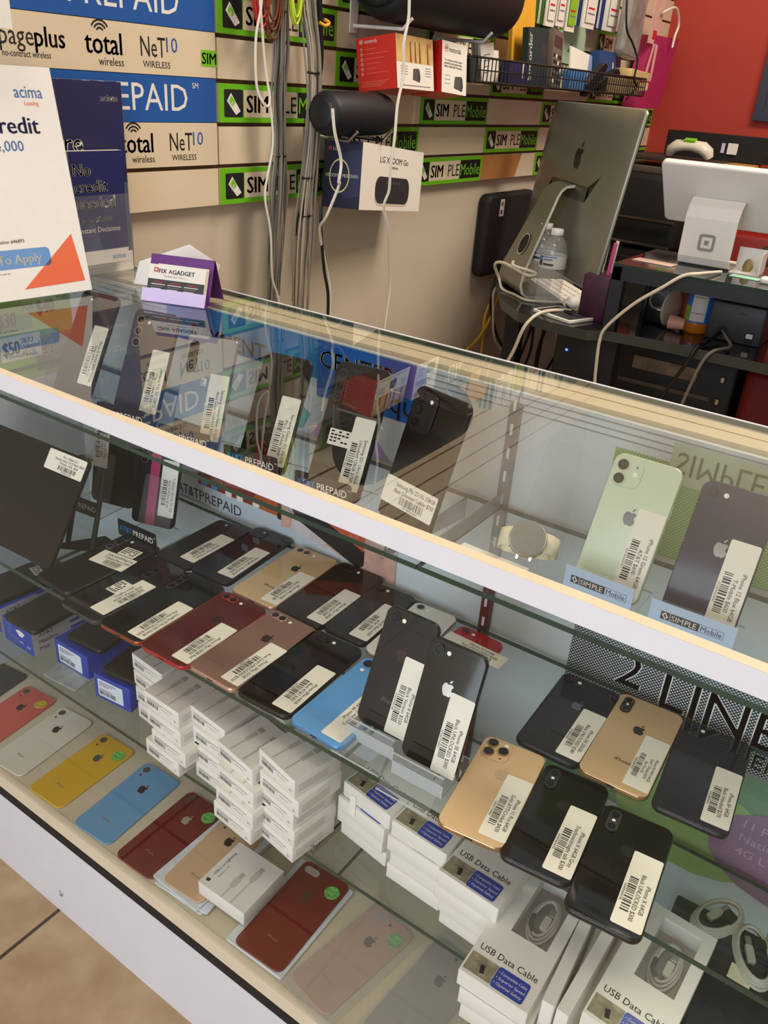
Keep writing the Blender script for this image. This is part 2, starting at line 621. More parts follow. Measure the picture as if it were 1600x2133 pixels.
SM = mat('scuff', (150, 150, 166), 0.7, noise=0.3, nscale=200)
b.build('base_panel', case)
b = MB()
for (x, z, s) in ((.2015, .052, .004), (.2045, .046, .005), (.2005, .043, .003), (.2075, .050, .003)):
    b.add([(x + s * math.cos(i * 1.2) * (.6 + .4 * (i % 2)), -0.0003, z + s * .8 * math.sin(i * 1.2)) for i in range(5)], [(0, 1, 2, 3, 4)], SM)
b.build('scuff_mark', case)
b = MB()
b.box(XL, XR, 0.0, 0.0105, 0.2025, ZD, TAN)
b.build('lower_rail', case)
b = MB()
b.box(XL, XR, 0.0105, YB - .02, 0.2025, ZD - .0006, DECK)
b.build('deck', case)
# top frame
b = MB()
b.box(XL, XR, 0.0, 0.0105, ZT - 0.0195, ZT, CASEW)
b.build('front_frame', case)
b = MB()
b.box(XL, XR, 0.0, 0.0104, ZT, ZT + .0006, TAN)
b.box(XL, XR, 0.0105, 0.0165, ZT - .0195, ZT - .0062, TANB)
b.build('front_trim', case)
b = MB()
b.box(XL, XR, 0.412, YB - .001, ZT - .026, ZT - .0065, TAN)
b.box(XL, XR, 0.440, 0.4415, ZT - .0066, ZT - .0060, TANB)
b.build('back_rail', case)
b = MB()
b.box(XL, XR, YB + .0002, YB + .003, ZT - .026, ZT + .0008, CASEW)
b.build('back_edge_strip', case)
b = MB()
b.box(XL, 0.6895, 0.3875, 0.394, ZD, ZT - .0065, BACKP)
b.box(0.6905, XR, 0.3875, 0.394, ZD, ZT - .0065, BACKP)
for z in (ZT - .012, ZT - .020, ZT - .028):
    b.box(XL, XR, 0.3868, 0.3876, z, z + .0010, GREY)
b.build('back_panel', case)
b = MB()
b.box(XL, XL + .008, 0.0105, 0.3875, ZD, ZT - .0065, BACKP)
b.build('end_panel', case)
# slotted standards with shelf brackets
for i, x in enumerate((0.683, 1.40)):
    b = MB()
    b.box(x, x + .014, 0.379, 0.3875, ZD, .69, RAILRED)
    b.box(x, x + .014, 0.379, 0.3875, .69, ZT - .02, mat('standard_grey', (150, 152, 154), .3, .5))
    for k in range(22):
        z = ZD + .02 + k * .031
        b.box(x + .005, x + .0085, 0.3785, 0.379, z, z + .014, CASEW)
    b.build('shelf_standard', case)
for (z, y0) in ((ZS1, .19), (ZS2, .075), (ZS3, .08)):
    for x in (0.640, 1.36):
        b = MB()
        b.add([(x + dx, y, zz) for dx in (0, .003) for (y, zz) in ((y0, z - .0066), (y0, z - .0105), (y0 + .012, z - .014), (.379, z - .036), (.379, z - .0066))],
              [(0, 1, 2, 3, 4), (9, 8, 7, 6, 5), (0, 5, 6, 1), (1, 6, 7, 2), (2, 7, 8, 3), (3, 8, 9, 4), (4, 9, 5, 0)], STEEL)
        b.tube([(x + .0015, y0 - .001 + .006 * math.sin(a), z - .003 + .009 * math.cos(a)) for a in [k * .4 for k in range(9)]], .0016, STEEL, 6)
        b.build('shelf_bracket', case)
# panes
b = MB()
b.box(XL, XR, 0.0107, YB, ZT - .006, ZT, GL_TOP, side=EDGE)
b.build('top_glass', case)
b = MB()
b.box(XL, XR, 0.0035, 0.0075, ZD, ZT - .0196, GL_FRONT)
b.build('front_glass', case)


def shelf(label, x0, x1, z, y0):
    t = thing('glass_shelf', label, 'shelf', Matrix.Translation((0, 0, z)))
    MB().box(x0, x1, y0, 0.3775, -.0065, 0, GL_SHELF, side=EDGE).build('glass_pane', t)


shelf('upper glass shelf, left pane, under the leaning phones and watch', XL + .01, 0.6895, ZS1, .185)
shelf('upper glass shelf, right pane, under the mint and blue phones', 0.6905, XR, ZS1, .185)
shelf('middle glass shelf, left pane, under the two rows of phones', XL + .01, 0.6895, ZS2, .066)
shelf('middle glass shelf, right pane, under six phones at right', 0.6905, XR, ZS2, .066)
shelf('lower glass shelf, left pane, under the stacks of small white boxes', XL + .01, 0.6895, ZS3, .0715)
shelf('lower glass shelf, right pane, under the printed cable boxes', 0.6905, XR, ZS3, .0715)

# ------------------------------------------------------------------ posters on the back of the case
YP = 0.3866
FGREEN = dots('green_film', (112, 150, 78), (170, 196, 140), 330)
FBLACK = dots('black_film', (20, 20, 22), (206, 212, 216), 300, 0.34)
FGREEN2 = dots('dark_green_film', (88, 128, 92), (140, 170, 136), 420)
FPURP = dots('purple_film', (134, 92, 128), (170, 140, 164), 420)
FLIME = dots('lime_film', (132, 166, 90), (160, 186, 120), 420)
t = thing('poster', 'green dotted film poster with an upside-down word painted on as a reflection, behind the mint phone', 'poster', backframe(0.816, YP, ZS1 + .002))
b = MB()
b.rect(0, 0.5, 0, 0.112, 0, FGREEN)
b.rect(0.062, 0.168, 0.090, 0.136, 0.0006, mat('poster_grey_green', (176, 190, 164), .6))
b.text('SIMPLE', .037, 0.115, 0.127, 0.0009, mat('reflected_word_green', (78, 98, 66), .6), 'c', 0.035, 0.092, flip=True)  # flipped word painted on the film in place of a glass reflection
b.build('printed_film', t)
t = thing('poster', 'black dotted film poster with big white lettering behind the right-hand phones', 'poster', backframe(0.812, YP, 0.40))
b = MB()
b.rect(0, 0.6, 0.140, 0.262, 0, FBLACK)
b.rect(0, 0.6, 0.0, 0.140, 0, FGREEN2)
b.rect(0, 0.6, 0.136, 0.142, 0.0003, GREY)
b.text('2', .072, 0.064, 0.188, 0.0006, CARD, 'l', 0.03, 0.040)
b.text('LINES', .072, 0.122, 0.180, 0.0006, CARD, 'l', 0.03, 0.250)
b.text('TETHER', .030, 0.165, 0.150, 0.0009, FLIME, 'l', 0.03, 0.14)
b.poly([(0.20 + .10 * math.cos(a), 0.025 + .075 * math.sin(a)) for a in [k * .35 for k in range(18)]], .0006, FLIME)
b.poly([(0.32 + .10 * math.cos(a), 0.03 + .07 * math.sin(a)) for a in [k * .35 for k in range(18)]], .0009, FPURP)
for i, s in enumerate(('11 PerMonth', 'Nationwide', '4G LTE')):
    b.text(s, .018, 0.255, 0.062 - i * .022, .0012, mat('film_text', (190, 160, 170), .6), 'l')
b.build('printed_film', t)
t = thing('poster', 'blue and white payment poster at the back of the upper shelf', 'poster', backframe(0.085, YP, ZS1 + .002))
b = MB()
PBL = mat('poster_blue', (24, 104, 196), .4)
b.rect(0, 0.475, 0, 0.142, 0, mat('poster_white', (206, 212, 224), .5))
b.rect(0, 0.475, 0.086, 0.142, 0.0004, mat('poster_teal', (46, 128, 190), .4))
b.rect(0.30, 0.475, 0.062, 0.142, 0.0006, PBL)
b.text('PAYMENT', .034, 0.055, 0.089, 0.0009, mat('poster_brown', (118, 104, 96), .5), 'l', .02, .15)
b.text('CENTER', .034, 0.305, 0.106, 0.0012, CARD, 'l', .03, .16)
b.rect(0.38, 0.44, 0.100, 0.1015, 0.0012, CARD)
b.text('aquí', .042, 0.405, 0.072, 0.0012, INK, 'l', 0.0, .068)
b.text('Pagos', .034, 0.20, 0.062, 0.0009, mat('poster_ink_blue', (28, 60, 110), .5), 'l', .01, .09)
b.poly([(0.205, 0.045), (0.25, 0.06), (0.29, 0.03), (0.275, 0.005), (0.215, 0.0)], .0007, mat('poster_aqua', (70, 176, 170), .5))
b.poly([(0.29, 0.0), (0.33, 0.05), (0.40, 0.03), (0.43, 0.0)], .0008, mat('poster_lilac', (176, 150, 196), .5))
b.build('printed_sheet', t)
t = thing('poster', 'white carrier poster with hands holding phones, behind the middle shelf', 'poster', backframe(0.08, YP, ZS2 + .0015))
b = MB()
SKIN = mat('printed_skin', (206, 160, 144), .6, noise=.18, nscale=50)
b.rect(0, 0.46, 0, 0.098, 0, mat('poster_pale', (196, 204, 214), .5))
b.text('AT&T', .026, 0.010, 0.004, .0006, ATTBLUE, 'l', 0.02, .05)
b.text('PREPAID', .026, 0.062, 0.004, .0006, DARKG, 'l', -.01, .13)
b.poly([(0.060, 0.034), (0.235, 0.034), (0.235, 0.098), (0.060, 0.098)], .0006, mat('printed_red', (138, 40, 34), .4, noise=.2, nscale=30))
b.poly([(0.18, 0.034), (0.235, 0.034), (0.235, 0.098), (0.205, 0.098)], .0009, mat('printed_orange', (190, 92, 48), .4))
b.rect(0.235, 0.243, 0.030, 0.098, .0009, INK)
for (x, z, c) in ((.075, .042, ATTBLUE), (.098, .040, ATTBLUE), (.13, .038, CARD), (.155, .038, CARD), (.19, .040, CARD), (.13, .062, ORANGE), (.165, .064, CARD)):
    b.plate(.014, .012, .003, .0012, c, x, z)
b.poly([(0.243, 0.018), (0.262, 0.024), (0.266, 0.05), (0.25, 0.062), (0.243, 0.06)], .0009, SKIN)
b.poly([(0.262, 0.02), (0.46, 0.0), (0.46, 0.098), (0.262, 0.098)], .0004, mat('printed_sleeve', (206, 196, 196), .7, noise=.12, nscale=60))
b.poly([(0.330, 0.020), (0.405, 0.0), (0.46, 0.0), (0.46, 0.05), (0.40, 0.06)], .0007, SKIN)
b.poly([(0.262, 0.062), (0.272, 0.044), (0.395, 0.002), (0.404, 0.012), (0.404, 0.036), (0.275, 0.08)], .0010, INK)
b.poly([(0.278, 0.078), (0.402, 0.034), (0.404, 0.06), (0.30, 0.098)], .0013, mat('printed_orange_red', (206, 84, 58), .4, noise=.2, nscale=40))
b.build('printed_sheet', t)
t = thing('poster', 'lime green price poster on the end of the case below the white sign', 'poster', frame((XL + .0088, 0.20, 0.69), (0, 1, 0), (0, 0, 1), (1, 0, 0)))
b = MB()
LIMEP = mat('poster_lime', (150, 190, 84), .5)
b.rect(0, 0.186, 0.062, 0.228, 0, LIMEP)
b.rect(0.0, 0.034, 0.064, 0.215, .0004, mat('poster_mauve', (120, 96, 96), .5))
b.rect(0.110, 0.186, 0.07, 0.13, .0004, mat('poster_grey', (136, 120, 112), .5))
b.rect(0.040, 0.110, 0.145, 0.17, .0004, mat('poster_green_bar', (84, 150, 90), .5))
b.rect(0.048, 0.122, 0.098, 0.138, .0007, CARD)
DK = mat('poster_ink', (52, 70, 54), .5)
b.text('$30', .032, 0.05, 0.154, .0009, DK, 'l', .04, .032)
b.text('2GB', .013, 0.094, 0.177, .0009, DK, 'l', .0, .022)
b.text('$40', .032, 0.122, 0.166, .0009, DK, 'l', .04, .032)
b.text('4GB', .013, 0.160, 0.184, .0009, DK, 'l', .0, .02)
b.text('$50', .032, 0.052, 0.108, .0011, DK, 'l', .04, .03)
b.text('TRULY', .012, 0.085, 0.124, .0011, DK, 'l', .02, .024)
b.text('Unlimited', .012, 0.085, 0.114, .0011, DK, 'l', .02, .034)
b.text('4G LTE', .011, 0.085, 0.104, .0011, DK, 'l', .0, .026)
b.text('$60', .032, 0.126, 0.098, .0009, CARD, 'l', .04, .03)
b.text('TRULY', .012, 0.16, 0.114, .0009, CARD, 'l', .02, .022)
b.text('5', .07, 0.003, 0.08, .0009, LIMEL, 'l', .04, .028)
b.build('printed_sheet', t)
# ------------------------------------------------------------------ phones
LENS = mat('lens_glass', (14, 12, 20), 0.04)
FLASH = mat('flash_white', (250, 246, 232), 0.3)
GREYB = mat('back_grey_black', (30, 30, 33), 0.08)
SATB = mat('satin_black', (26, 26, 28), 0.3)


def sticker(b, cx, cy, lines, seed, rot=-90, w=.089, h=.028, z=.0004, size=.0046, bar=True):
    T = b.T
    b.T = T @ Matrix.Translation((cx, cy, z)) @ Matrix.Rotation(D(rot), 4, 'Z')
    b.slab(w, h, .002, -.0003, 0, STICK, 0, 3, smooth=False)
    n = len(lines)
    q = h / .028
    sz = (.0046 if n > 2 else .0060) * q
    st = (.0048 if n > 2 else .0066) * q
    y = (.0088 if n > 2 else .0082) * q
    cxx = .008 * w / .089
    for l in lines:
        b.text(l, sz, cxx, y - sz * .35, .0002, INK, 'c', 0.006, w * .76, .92)
        y -= st
    if bar:
        b.barcode(cxx - w * .235, cxx + w * .235, -.0100 * q, y + st - sz * .35 - .0016 * q, .0002, INK, seed)
        b.text(str(35300000000000 + seed * 7919 * 104729 % 99999999999), .0030 * q, cxx, -.0128 * q, .0002, INK, 'c', 0, w * .42)
    b.T = T
    return b


def camera(root, kind, w, l, body, frm):
    b = MB()
    x, y = -w / 2, l / 2
    L = []

    def lens(cx, cy, r, z=.0012, ring=None):
        L.append((cx, cy, r, z, ring or frm))

    def flash(cx, cy, r=.0024):
        b.cyl(cx, cy, 0, .0006, r, FLASH, 14)
    if kind == 'single':
        lens(x + .0125, y - .0115, .0062)
        flash(x + .0245, y - .0115)
    elif kind == 'xr':
        lens(x + .013, y - .013, .0078)
        flash(x + .013, y - .027, .0026)
    elif kind == 'pill':
        b.slab(.026, .0125, .0062, 0, .0013, frm, .0003, 6, x + .019, y - .0125)
        lens(x + .0128, y - .0125, .0048, .0016, BLACK)
        lens(x + .0250, y - .0125, .0048, .0016, BLACK)
        flash(x + .0385, y - .0125)
    elif kind == 'vert':
        b.slab(.0125, .030, .0062, 0, .0016, BLACK, .0003, 6, x + .0135, y - .022)
        lens(x + .0135, y - .0138, .0046, .0019)
        lens(x + .0135, y - .0302, .0046, .0019)
        b.disc(x + .0135, y - .022, .0018, .0019, FLASH, 14)
    elif kind == 'triple':
        b.slab(.030, .031, .008, 0, .0015, body, .0004, 6, x + .0195, y - .020)
        for (a, c) in ((.0122, .0125), (.0122, .0275), (.0265, .020)):
            lens(x + a, y - c, .0064, .0030)
        b.disc(x + .0268, y - .0095, .0026, .0018, FLASH, 14)
        b.disc(x + .0268, y - .0315, .0012, .0018, INK, 10)
    elif kind == 'duo':
        b.slab(.029, .030, .008, 0, .0012, body, .0004, 6, x + .0185, y - .019)
        for c in (.0122, .0268):
            lens(x + .0118, y - c, .0066, .0026)
        b.disc(x + .0262, y - .019, .0026, .0014, FLASH, 14)
        b.disc(x + .0262, y - .0115, .001, .0014, INK, 10)
    elif kind == 'tri_v':
        cx = 0 if w > .0745 and body is GREYB else x + .012
        b.slab(.013, .044, .0062, 0, .0010, mat('camera_grey', (44, 44, 48), .15), .0003, 6, cx, y - .03)
        for c in (.016, .030, .044):
            lens(cx, y - c, .0048, .0013, BLACK)
    elif kind == 'rings':
        for c in (.016, .032, .048):
            lens(x + .014, y - c, .0062, .0012, SILVERF)
        flash(x + .028, y - .018)
    elif kind == 'bigblock':
        b.slab(.034, .046, .009, 0, .0020, GREYB, .0005, 6, x + .022, y - .028)
        for c in (.013, .027, .041):
            lens(x + .014, y - c, .006, .0024, BLACK)
        b.disc(x + .030, y - .014, .0024, .0022, FLASH, 14)
    elif kind == 'square':
        b.slab(.026, .026, .006, 0, .0010, BLACK, .0003, 6, x + .018, y - .018)
        lens(x + .013, y - .013, .0042, .0014, DARKG)
        b.disc(x + .024, y - .013, .0018, .0012, FLASH, 14)
    cam_o = b.build('camera', root)
    for (cx, cy, r, z, ring) in L:
        b = MB()
        b.cyl(cx, cy, 0, z, r, ring, 20)
        b.disc(cx, cy, r * .84, z + .0002, LENS, 20)
        b.disc(cx, cy, r * .42, z + .0004, mat('lens_blue', (34, 30, 52), .05), 14)
        b.build('lens', cam_o)


def phone(label, w, l, M, body, frm, cam_kind, logo=None, lines=None, seed=1, t=.0078, r=.0105, st=None, group=None, word=None, extra=None, logo_y=.022, leaning=False):
    """origin at the centre of the visible back face, long side along y"""
    if leaning:
        M = M @ Matrix.Translation((0, l / 2, 0))
    root = thing('smartphone', label, 'phone', M, group)
    b = MB()
    b.slab(w, l, r, -t, -.0006, frm, .0022, 6)
    ymid = -.01
    for (yy, q) in ((.028, .009), (.012, .011), (-.002, .011)):
        b.box(-w / 2 - .0003, -w / 2 + .0005, yy, yy + q * .8, -t * .6, -t * .42, frm)
    b.box(w / 2 - .0005, w / 2 + .0003, .022, .036, -t * .6, -t * .42, frm)
    b.box(-.0045, .0045, -l / 2 - .0003, -l / 2 + .001, -t * .62, -t * .40, INK)
    b.build('metal_frame', root)
    b = MB()
    b.slab(w - .0016, l - .0016, r - .0008, -.0012, 0, body, .0005, 6)
    if logo:
        b.apple(0, logo_y, .0142, .0003, logo)
    if word:
        b.text('iPhone', .0075, 0, -l * .26, .0003, word, 'c', 0, .022, .9)
    b.build('back_cover', root)
    camera(root, cam_kind, w, l, body, frm)
    if lines:
        p = dict(cx=w / 2 - .0155, cy=-l / 2 + .053, rot=-90)
        p.update(st or {})
        b = MB()
        ps = {k: p[k] for k in p if k not in ('cx', 'cy', 'rot')}
        sticker(b, p['cx'], p['cy'], lines, seed, p['rot'], **ps)
        b.build('price_sticker', root)
    if extra:
        b = MB()
        cx, cy, ew, eh, rot = extra
        T = b.T
        b.T = Matrix.Translation((cx, cy, .0005)) @ Matrix.Rotation(D(rot), 4, 'Z')
        b.slab(ew, eh, .001, -.0003, 0, STICK, 0, 2, smooth=False)
        rr = random.Random(seed)
        for k in range(4):
            for q in range(5):
                if rr.random() < .8:
                    b.rect(-ew * .42 + q * ew * .17, -ew * .42 + q * ew * .17 + ew * .13, eh * (.30 - .2 * k), eh * (.40 - .2 * k), .0002, INK)
        b.T = T
        b.build('serial_label', root)
    return root


C_GOLD = mat('gold_glass', (206, 172, 128), 0.12)
C_GOLDX = mat('gold_matte', (214, 178, 134), 0.32)
C_ROSE = mat('rose_gold', (148, 112, 100), 0.3, 0.3)
C_CHAMP = mat('champagne', (206, 176, 132), 0.16)
C_REDD = mat('deep_red_back', (84, 22, 20), 0.10)
C_REDF = mat('red_frame', (176, 40, 46), 0.3, 0.2)
C_RED = mat('red_back', (172, 28, 34), 0.15)
C_BLUE = mat('light_blue_back', (96, 158, 216), 0.12)
C_WHITE = mat('white_back', (222, 218, 206), 0.15)
C_MINT = mat('mint_back', (208, 222, 196), 0.12)
C_NAVY = mat('navy_back', (30, 36, 66), 0.08)
C_SILV = mat('mirror_silver', (170, 182, 196), 0.03, 0.85)
C_BROWNB = mat('brown_black_back', (34, 25, 24), 0.07)
F_ROSE = mat('rose_frame', (216, 176, 160), 0.25, 0.7)
F_GOLD = mat('gold_frame', (190, 150, 108), 0.2, 0.8)
F_MINT = mat('mint_frame', (196, 210, 184), 0.3, 0.5)
F_BLUE = mat('blue_frame', (90, 146, 196), 0.3, 0.4)
F_COP = mat('copper_frame', (170, 92, 54), 0.25, 0.8)
LG_G = mat('logo_grey', (110, 110, 116), 0.15, 0.5)
LG_D = mat('logo_dark', (62, 50, 46), 0.2, 0.4)
LG_S = mat('logo_silver', (214, 216, 220), 0.08, 0.9)
LG_B = mat('logo_black', (40, 42, 40), 0.12, 0.3)
ZP = .5945


def flat(label, w, l, x, y, yaw, *a, **k):
    return phone(label, w, l, pose(x, y, ZP, yaw), *a, **k)


G = 'phones lying on the middle glass shelf'
flat('black phone with pale logo, leftmost of the back row at right', .0757, .1509, .8613, .2799, 1.8, GREYB, BLACK, 'single', LG_G, ['iPhone XR 256GB', 'Black UNLOCKED $380'], 1, group=G, word=LG_B)
flat('gold phone with upright black camera block, back row at right', .0774, .1575, .9354, .2860, 2.5, C_GOLD, F_GOLD, 'vert', LG_D, ['iPhone XS MAX 64GB', 'Gold T-Mobile $370', 'Bad Face ID'], 2, group=G, word=LG_D)
flat('plain black phone at the right end of the back row, before the dotted poster', .0781, .1584, 1.0146, .2878, 4.7, GREYB, SATB, 'single', None, ['iPhone 8+ 64GB', 'Black Unlocked $270'], 3, group=G)
flat('gold phone with three camera lenses overhanging the middle shelf', .0714, .144, .8438, .1241, 7.7, C_GOLDX, F_GOLD, 'triple', mat('logo_gold', (222, 190, 146), .15, .5), ['iPhone 11 Pro 64GB', 'Gold ATT/Cricket $420'], 4, group=G)
flat('greenish black phone between the three-lens gold phone and another black one', .0709, .1436, .9139, .1263, 5.7, GLOSSB, BLACK, 'vert', LG_B, ['iPhone X 64GB Grey', 'Tracfone/straight talk $300'], 5, group=G)
flat('glossy black phone nearest the lower right, overhanging the shelf', .0709, .1436, .9867, .1122, 5.4, GLOSSB, BLACK, 'vert', LG_B, ['iPhone X 64GB', 'Black UNLOCKED $300'], 6, group=G)
flat('black phone with a tilted sticker, leftmost flat on the middle shelf by the tablet', .0751, .1649, .1853, .1504, -.6, SATB, BLACK, 'rings', None, ['OnePlus N100 64GB Midnight Frost', 'T-Mobile/Metro $200'], 7, st=dict(cx=.012, cy=.012, rot=8, w=.062, h=.034), extra=(.013, .042, .03, .022, 8), group=G)
flat('black phone with three stacked lenses and a sticker reading upward', .0749, .1631, .2649, .1308, .2, GREYB, DARKG, 'tri_v', None, ['OnePlus N200', '64GB T-Mobile $250'], 8, st=dict(cx=.018, cy=-.02, rot=90), extra=(-.006, -.008, .030, .02, 90), group=G)
flat('black phone with a copper bottom edge beside the dark red phone', .0759, .1626, .3375, .1344, 1.9, GLOSSB, F_COP, 'tri_v', None, ['OnePlus 7T Pro 5G 256GB', 'McLaren Edition T-Mobile $300'], 9, group=G)
flat('matt black phone at the left end of the back row, beside the card holder', .0694, .144, .2564, .2866, 1.7, SATB, BLACKM, 'square', None, ['Google Pixel 4a Black', 'Unlocked 128GB $170'], 10, st=dict(cx=.016, cy=-.01), group=G)
flat('dark blue-black phone between the matt black and champagne phones', .0714, .161, .3222, .3011, 4.8, mat('blue_black_back', (16, 20, 36), .06), BLACK, 'square', None, ['MotoEdgePlus Blue256GB', 'Verizon/Unlocked $400'], 11, st=dict(cx=.018, cy=-.02), group=G)
flat('champagne gold phone in the back row above the rose gold one', .0781, .1584, .4108, .2978, 2.8, C_CHAMP, F_ROSE, 'pill', LG_D, ['iPhone 8Plus 64GB', 'Rose Gold T-Mobile $285'], 12, group=G, word=LG_D)
flat('dark red phone with a bright red rim', .0781, .1584, .4152, .1342, 1.5, C_REDD, C_REDF, 'pill', mat('logo_red', (60, 34, 40), .1, .4), ['iPhone 7Plus 32GB Red', 'UNLOCKED $250'], 13, group=G)
flat('rose gold phone with pale rim beside the dark red phone', .0781, .1584, .4922, .1436, -.4, C_ROSE, F_ROSE, 'pill', LG_D, ['iPhone 7Plus 32GB', 'Rose Gold UNLOCKED $250'], 14, group=G)
flat('brownish black phone in the back row right of the champagne phone', .0781, .1584, .4886, .3040, 1.8, C_BROWNB, BLACK, 'pill', mat('logo_brown', (48, 38, 36), .1, .3), ['iPhone 7Plus 128GB', 'Black AT&T $285'], 15, group=G)
flat('smaller black phone between the brownish black and white phones', .0673, .1384, .5590, .3011, 2.6, GLOSSB, SATB, 'single', LG_B, ['iPhone SE Black 64GB', 'AT&T $300'], 16, group=G)
flat('black phone in the front row between rose gold and light blue phones', .0781, .1584, .5670, .1459, 2.3, GLOSSB, BLACK, 'pill', mat('logo_ink_blue', (24, 28, 44), .1, .3), ['iPhone 8Plus 64GB', 'Black AT&T $285'], 17, group=G)
flat('light blue phone behind the clear stands', .0757, .1509, .6484, .1433, -.1, C_BLUE, F_BLUE, 'xr', None, ['iPhone XR 64GB', 'Consumer Cellular $300'], 18, st=dict(cx=.018, cy=-.024, rot=90), group=G)
flat('white phone half hidden behind the standing phones', .0673, .1384, .6290, .2975, 2.6, C_WHITE, SILVERF, 'single', None, None, 19, group=G)
flat('red phone at the right end behind the standing phones', .0673, .1384, .7010, .2877, -2.0, C_RED, C_REDF, 'single', None, ['iPhone SE 64GB', 'Red UNLOCKED $300'], 20, st=dict(cx=.008, cy=.03, rot=0), group=G)


def stand(label, x, y, z, yaw, tilt, w, l=.10, card=None, group=None, depth=.055, cw=None, cz=.015, wedge=False):
    """clear easel: leaning back plate, foot plate, lip and an optional printed card in the lip"""
    t = thing('phone_stand', label, 'phone stand', pose(x, y, z, yaw), group)
    b = MB()
    T = b.T
    b.T = pose(0, 0.0, .007, 0, tilt) @ Matrix.Translation((0, 0, -.0118))
    b.slab(w * .8, l, .006, 0, .0022, ACR, 0, 4, 0, l / 2, False)
    b.T = T
    b.box(-w / 2, w / 2, -.016, depth, 0.0004, .0026, ACR, side=EDGE_L)
    c = math.cos(D(tilt))
    b.box(-.012, .012, depth - .002, depth, .0026, l * .55, ACR)
    b.build('clear_easel', t)
    b = MB()
    b.box(-w / 2, w / 2, -.018, -.0158, 0.0004, .018, ACR, side=EDGE_L)
    if wedge:
        b.add([(-w / 2, -.047, .0004), (w / 2, -.047, .0004), (w / 2, -.018, .028), (-w / 2, -.018, .028), (-w / 2, -.044, .0004), (w / 2, -.044, .0004), (w / 2, -.016, .028), (-w / 2, -.016, .028)], [(0, 1, 2, 3), (7, 6, 5, 4), (0, 3, 7, 4), (1, 5, 6, 2), (3, 2, 6, 7)], ACR)
        b.box(-w / 2, w / 2, -.0475, -.0465, 0.0004, .0016, EDGE_L)
        b.box(-w / 2, w / 2, -.0182, -.0166, 0.0272, .0284, EDGE_L)
    if card:
        b.box(-w / 2, w / 2, -.0180, -.0162, .018, cz + .027, ACR)
    b.build('front_lip', t)
    if card:
        b = MB()
        cw = cw or w
        b.T = frame((0, -.0186, cz), (1, 0, 0), (0, 0, 1), (0, -1, 0))
        if card == 'simple':
            b.box(-cw / 2, cw / 2, 0, .026, -.0004, 0, mat('pale_blue_card', (178, 200, 226), .4))
            b.plate(.0085, .0085, .0005, .0003, DARKG, -.0245, .0125)
            b.poly([(-.0275, .0135), (-.0245, .0163), (-.0215, .0115), (-.0245, .0088)], .0005, CARD)
            b.poly([(-.0260, .0133), (-.0245, .0148), (-.0230, .0117), (-.0245, .0104)], .0007, DARKG)
            b.plate(.027, .0085, .0005, .0003, DARKG, -.006, .0125)
            b.text('SIM', .0082, -.0185, .0097, .0006, CARD, 'l', .03, .0125)
            b.text('PLE', .0082, -.0055, .0097, .0006, CARD, 'l', -.01, .0105)
            b.text('Mobile', .0082, .0092, .0097, .0003, DARKG, 'l', -.015, .019)
            for (x0, x1, y0, y1) in ((.0078, .030, .0083, .0086), (.0078, .030, .0164, .0167), (.0297, .030, .0083, .0167)):
                b.rect(x0, x1, y0, y1, .0003, DARKG)
        else:
            b.slab(cw, .028, .003, -.0006, 0, mat('black_card', (22, 23, 26), .35), 0, 4, 0, .014, False)
            b.text('AT&T', .0135, -cw * .45, .0095, .0003, ATTBLUE, 'l', .03, cw * .32)
            b.text('PREPAID', .0135, -cw * .09, .0095, .0003, CARD, 'l', -.012, cw * .52)
            b.text('TM', .003, cw * .44, .0185, .0003, CARD, 'l')
        b.build('printed_card', t)
    return t


def lean(label, w, l, x, y, yaw, tilt, *a, z=ZS1, dz=.009, **k):
    phone(label, w, l, pose(x, y, z + dz, yaw, tilt), *a, leaning=True, **k)


GL = 'phones leaning on the upper glass shelf'
GS = 'clear stands on the upper glass shelf'
lean('mint green phone leaning behind a pale blue card', .0715, .1467, .875, .2465, -1, 64, C_MINT, F_MINT, 'duo', LG_G, ['iPhone 12 Green 64GB', 'AT&T $600'], 21, group=GL, r=.011, logo_y=.012)
stand('clear stand with pale blue card under the mint green phone', .875, .2465, ZS1, -1, 64, .072, card='simple', group=GS)
lean('navy blue phone leaning at the right end of the upper shelf', .0715, .1467, .9685, .2440, 1.5, 63, C_NAVY, mat('navy_frame', (40, 48, 80), .2, .6), 'single', LG_S, ['iPhone 12 Blue 64GB', 'T-Mobile $600'], 22, group=GL, r=.011, logo_y=.012)
stand('clear stand with pale blue card under the navy blue phone', .9685, .2440, ZS1, 1.5, 63, .080, card='simple', group=GS)
lean('large black phone with a sideways sticker along its bottom edge', .083, .160, .637, .2290, -13, 71, GLOSSB, BLACK, 'bigblock', None, ['Samsung Flip Z3 5G 128GB', 'Black Consumer Cellular $750'], 23, st=dict(cx=-.001, cy=-.045, rot=0, w=.082, h=.032), group=GL)
stand('clear stand under the black phone with the sideways sticker', .637, .2290, ZS1, -13, 70, .070, group=GS)
lean('black phone with a long white sticker and small serial label', .0756, .165, .530, .2345, 7.5, 63, GLOSSB, BLACK, 'tri_v', None, ['Samsung S21 Ultra Black', 'Unlocked 128GB $750'], 24, extra=(-.008, -.010, .030, .020, 0), st=dict(cx=.020, cy=-.024), group=GL)
stand('clear stand with dark card under the phone with serial label', .530, .2345, ZS1, 7.5, 63, .078, card='prepaid', group=GS)
lean('black phone behind reflected cables, third from the left on the upper shelf', .0712, .1517, .416, .233, 8.5, 63, GLOSSB, DARKG, 'tri_v', None, ['Samsung Galaxy S21 5G 128', 'Black T-Mobile $400'], 25, st=dict(cx=.020, cy=-.020), group=GL)
stand('clear stand with dark card under the phone behind reflected cables', .416, .233, ZS1, 8.5, 63, .080, card='prepaid', group=GS)
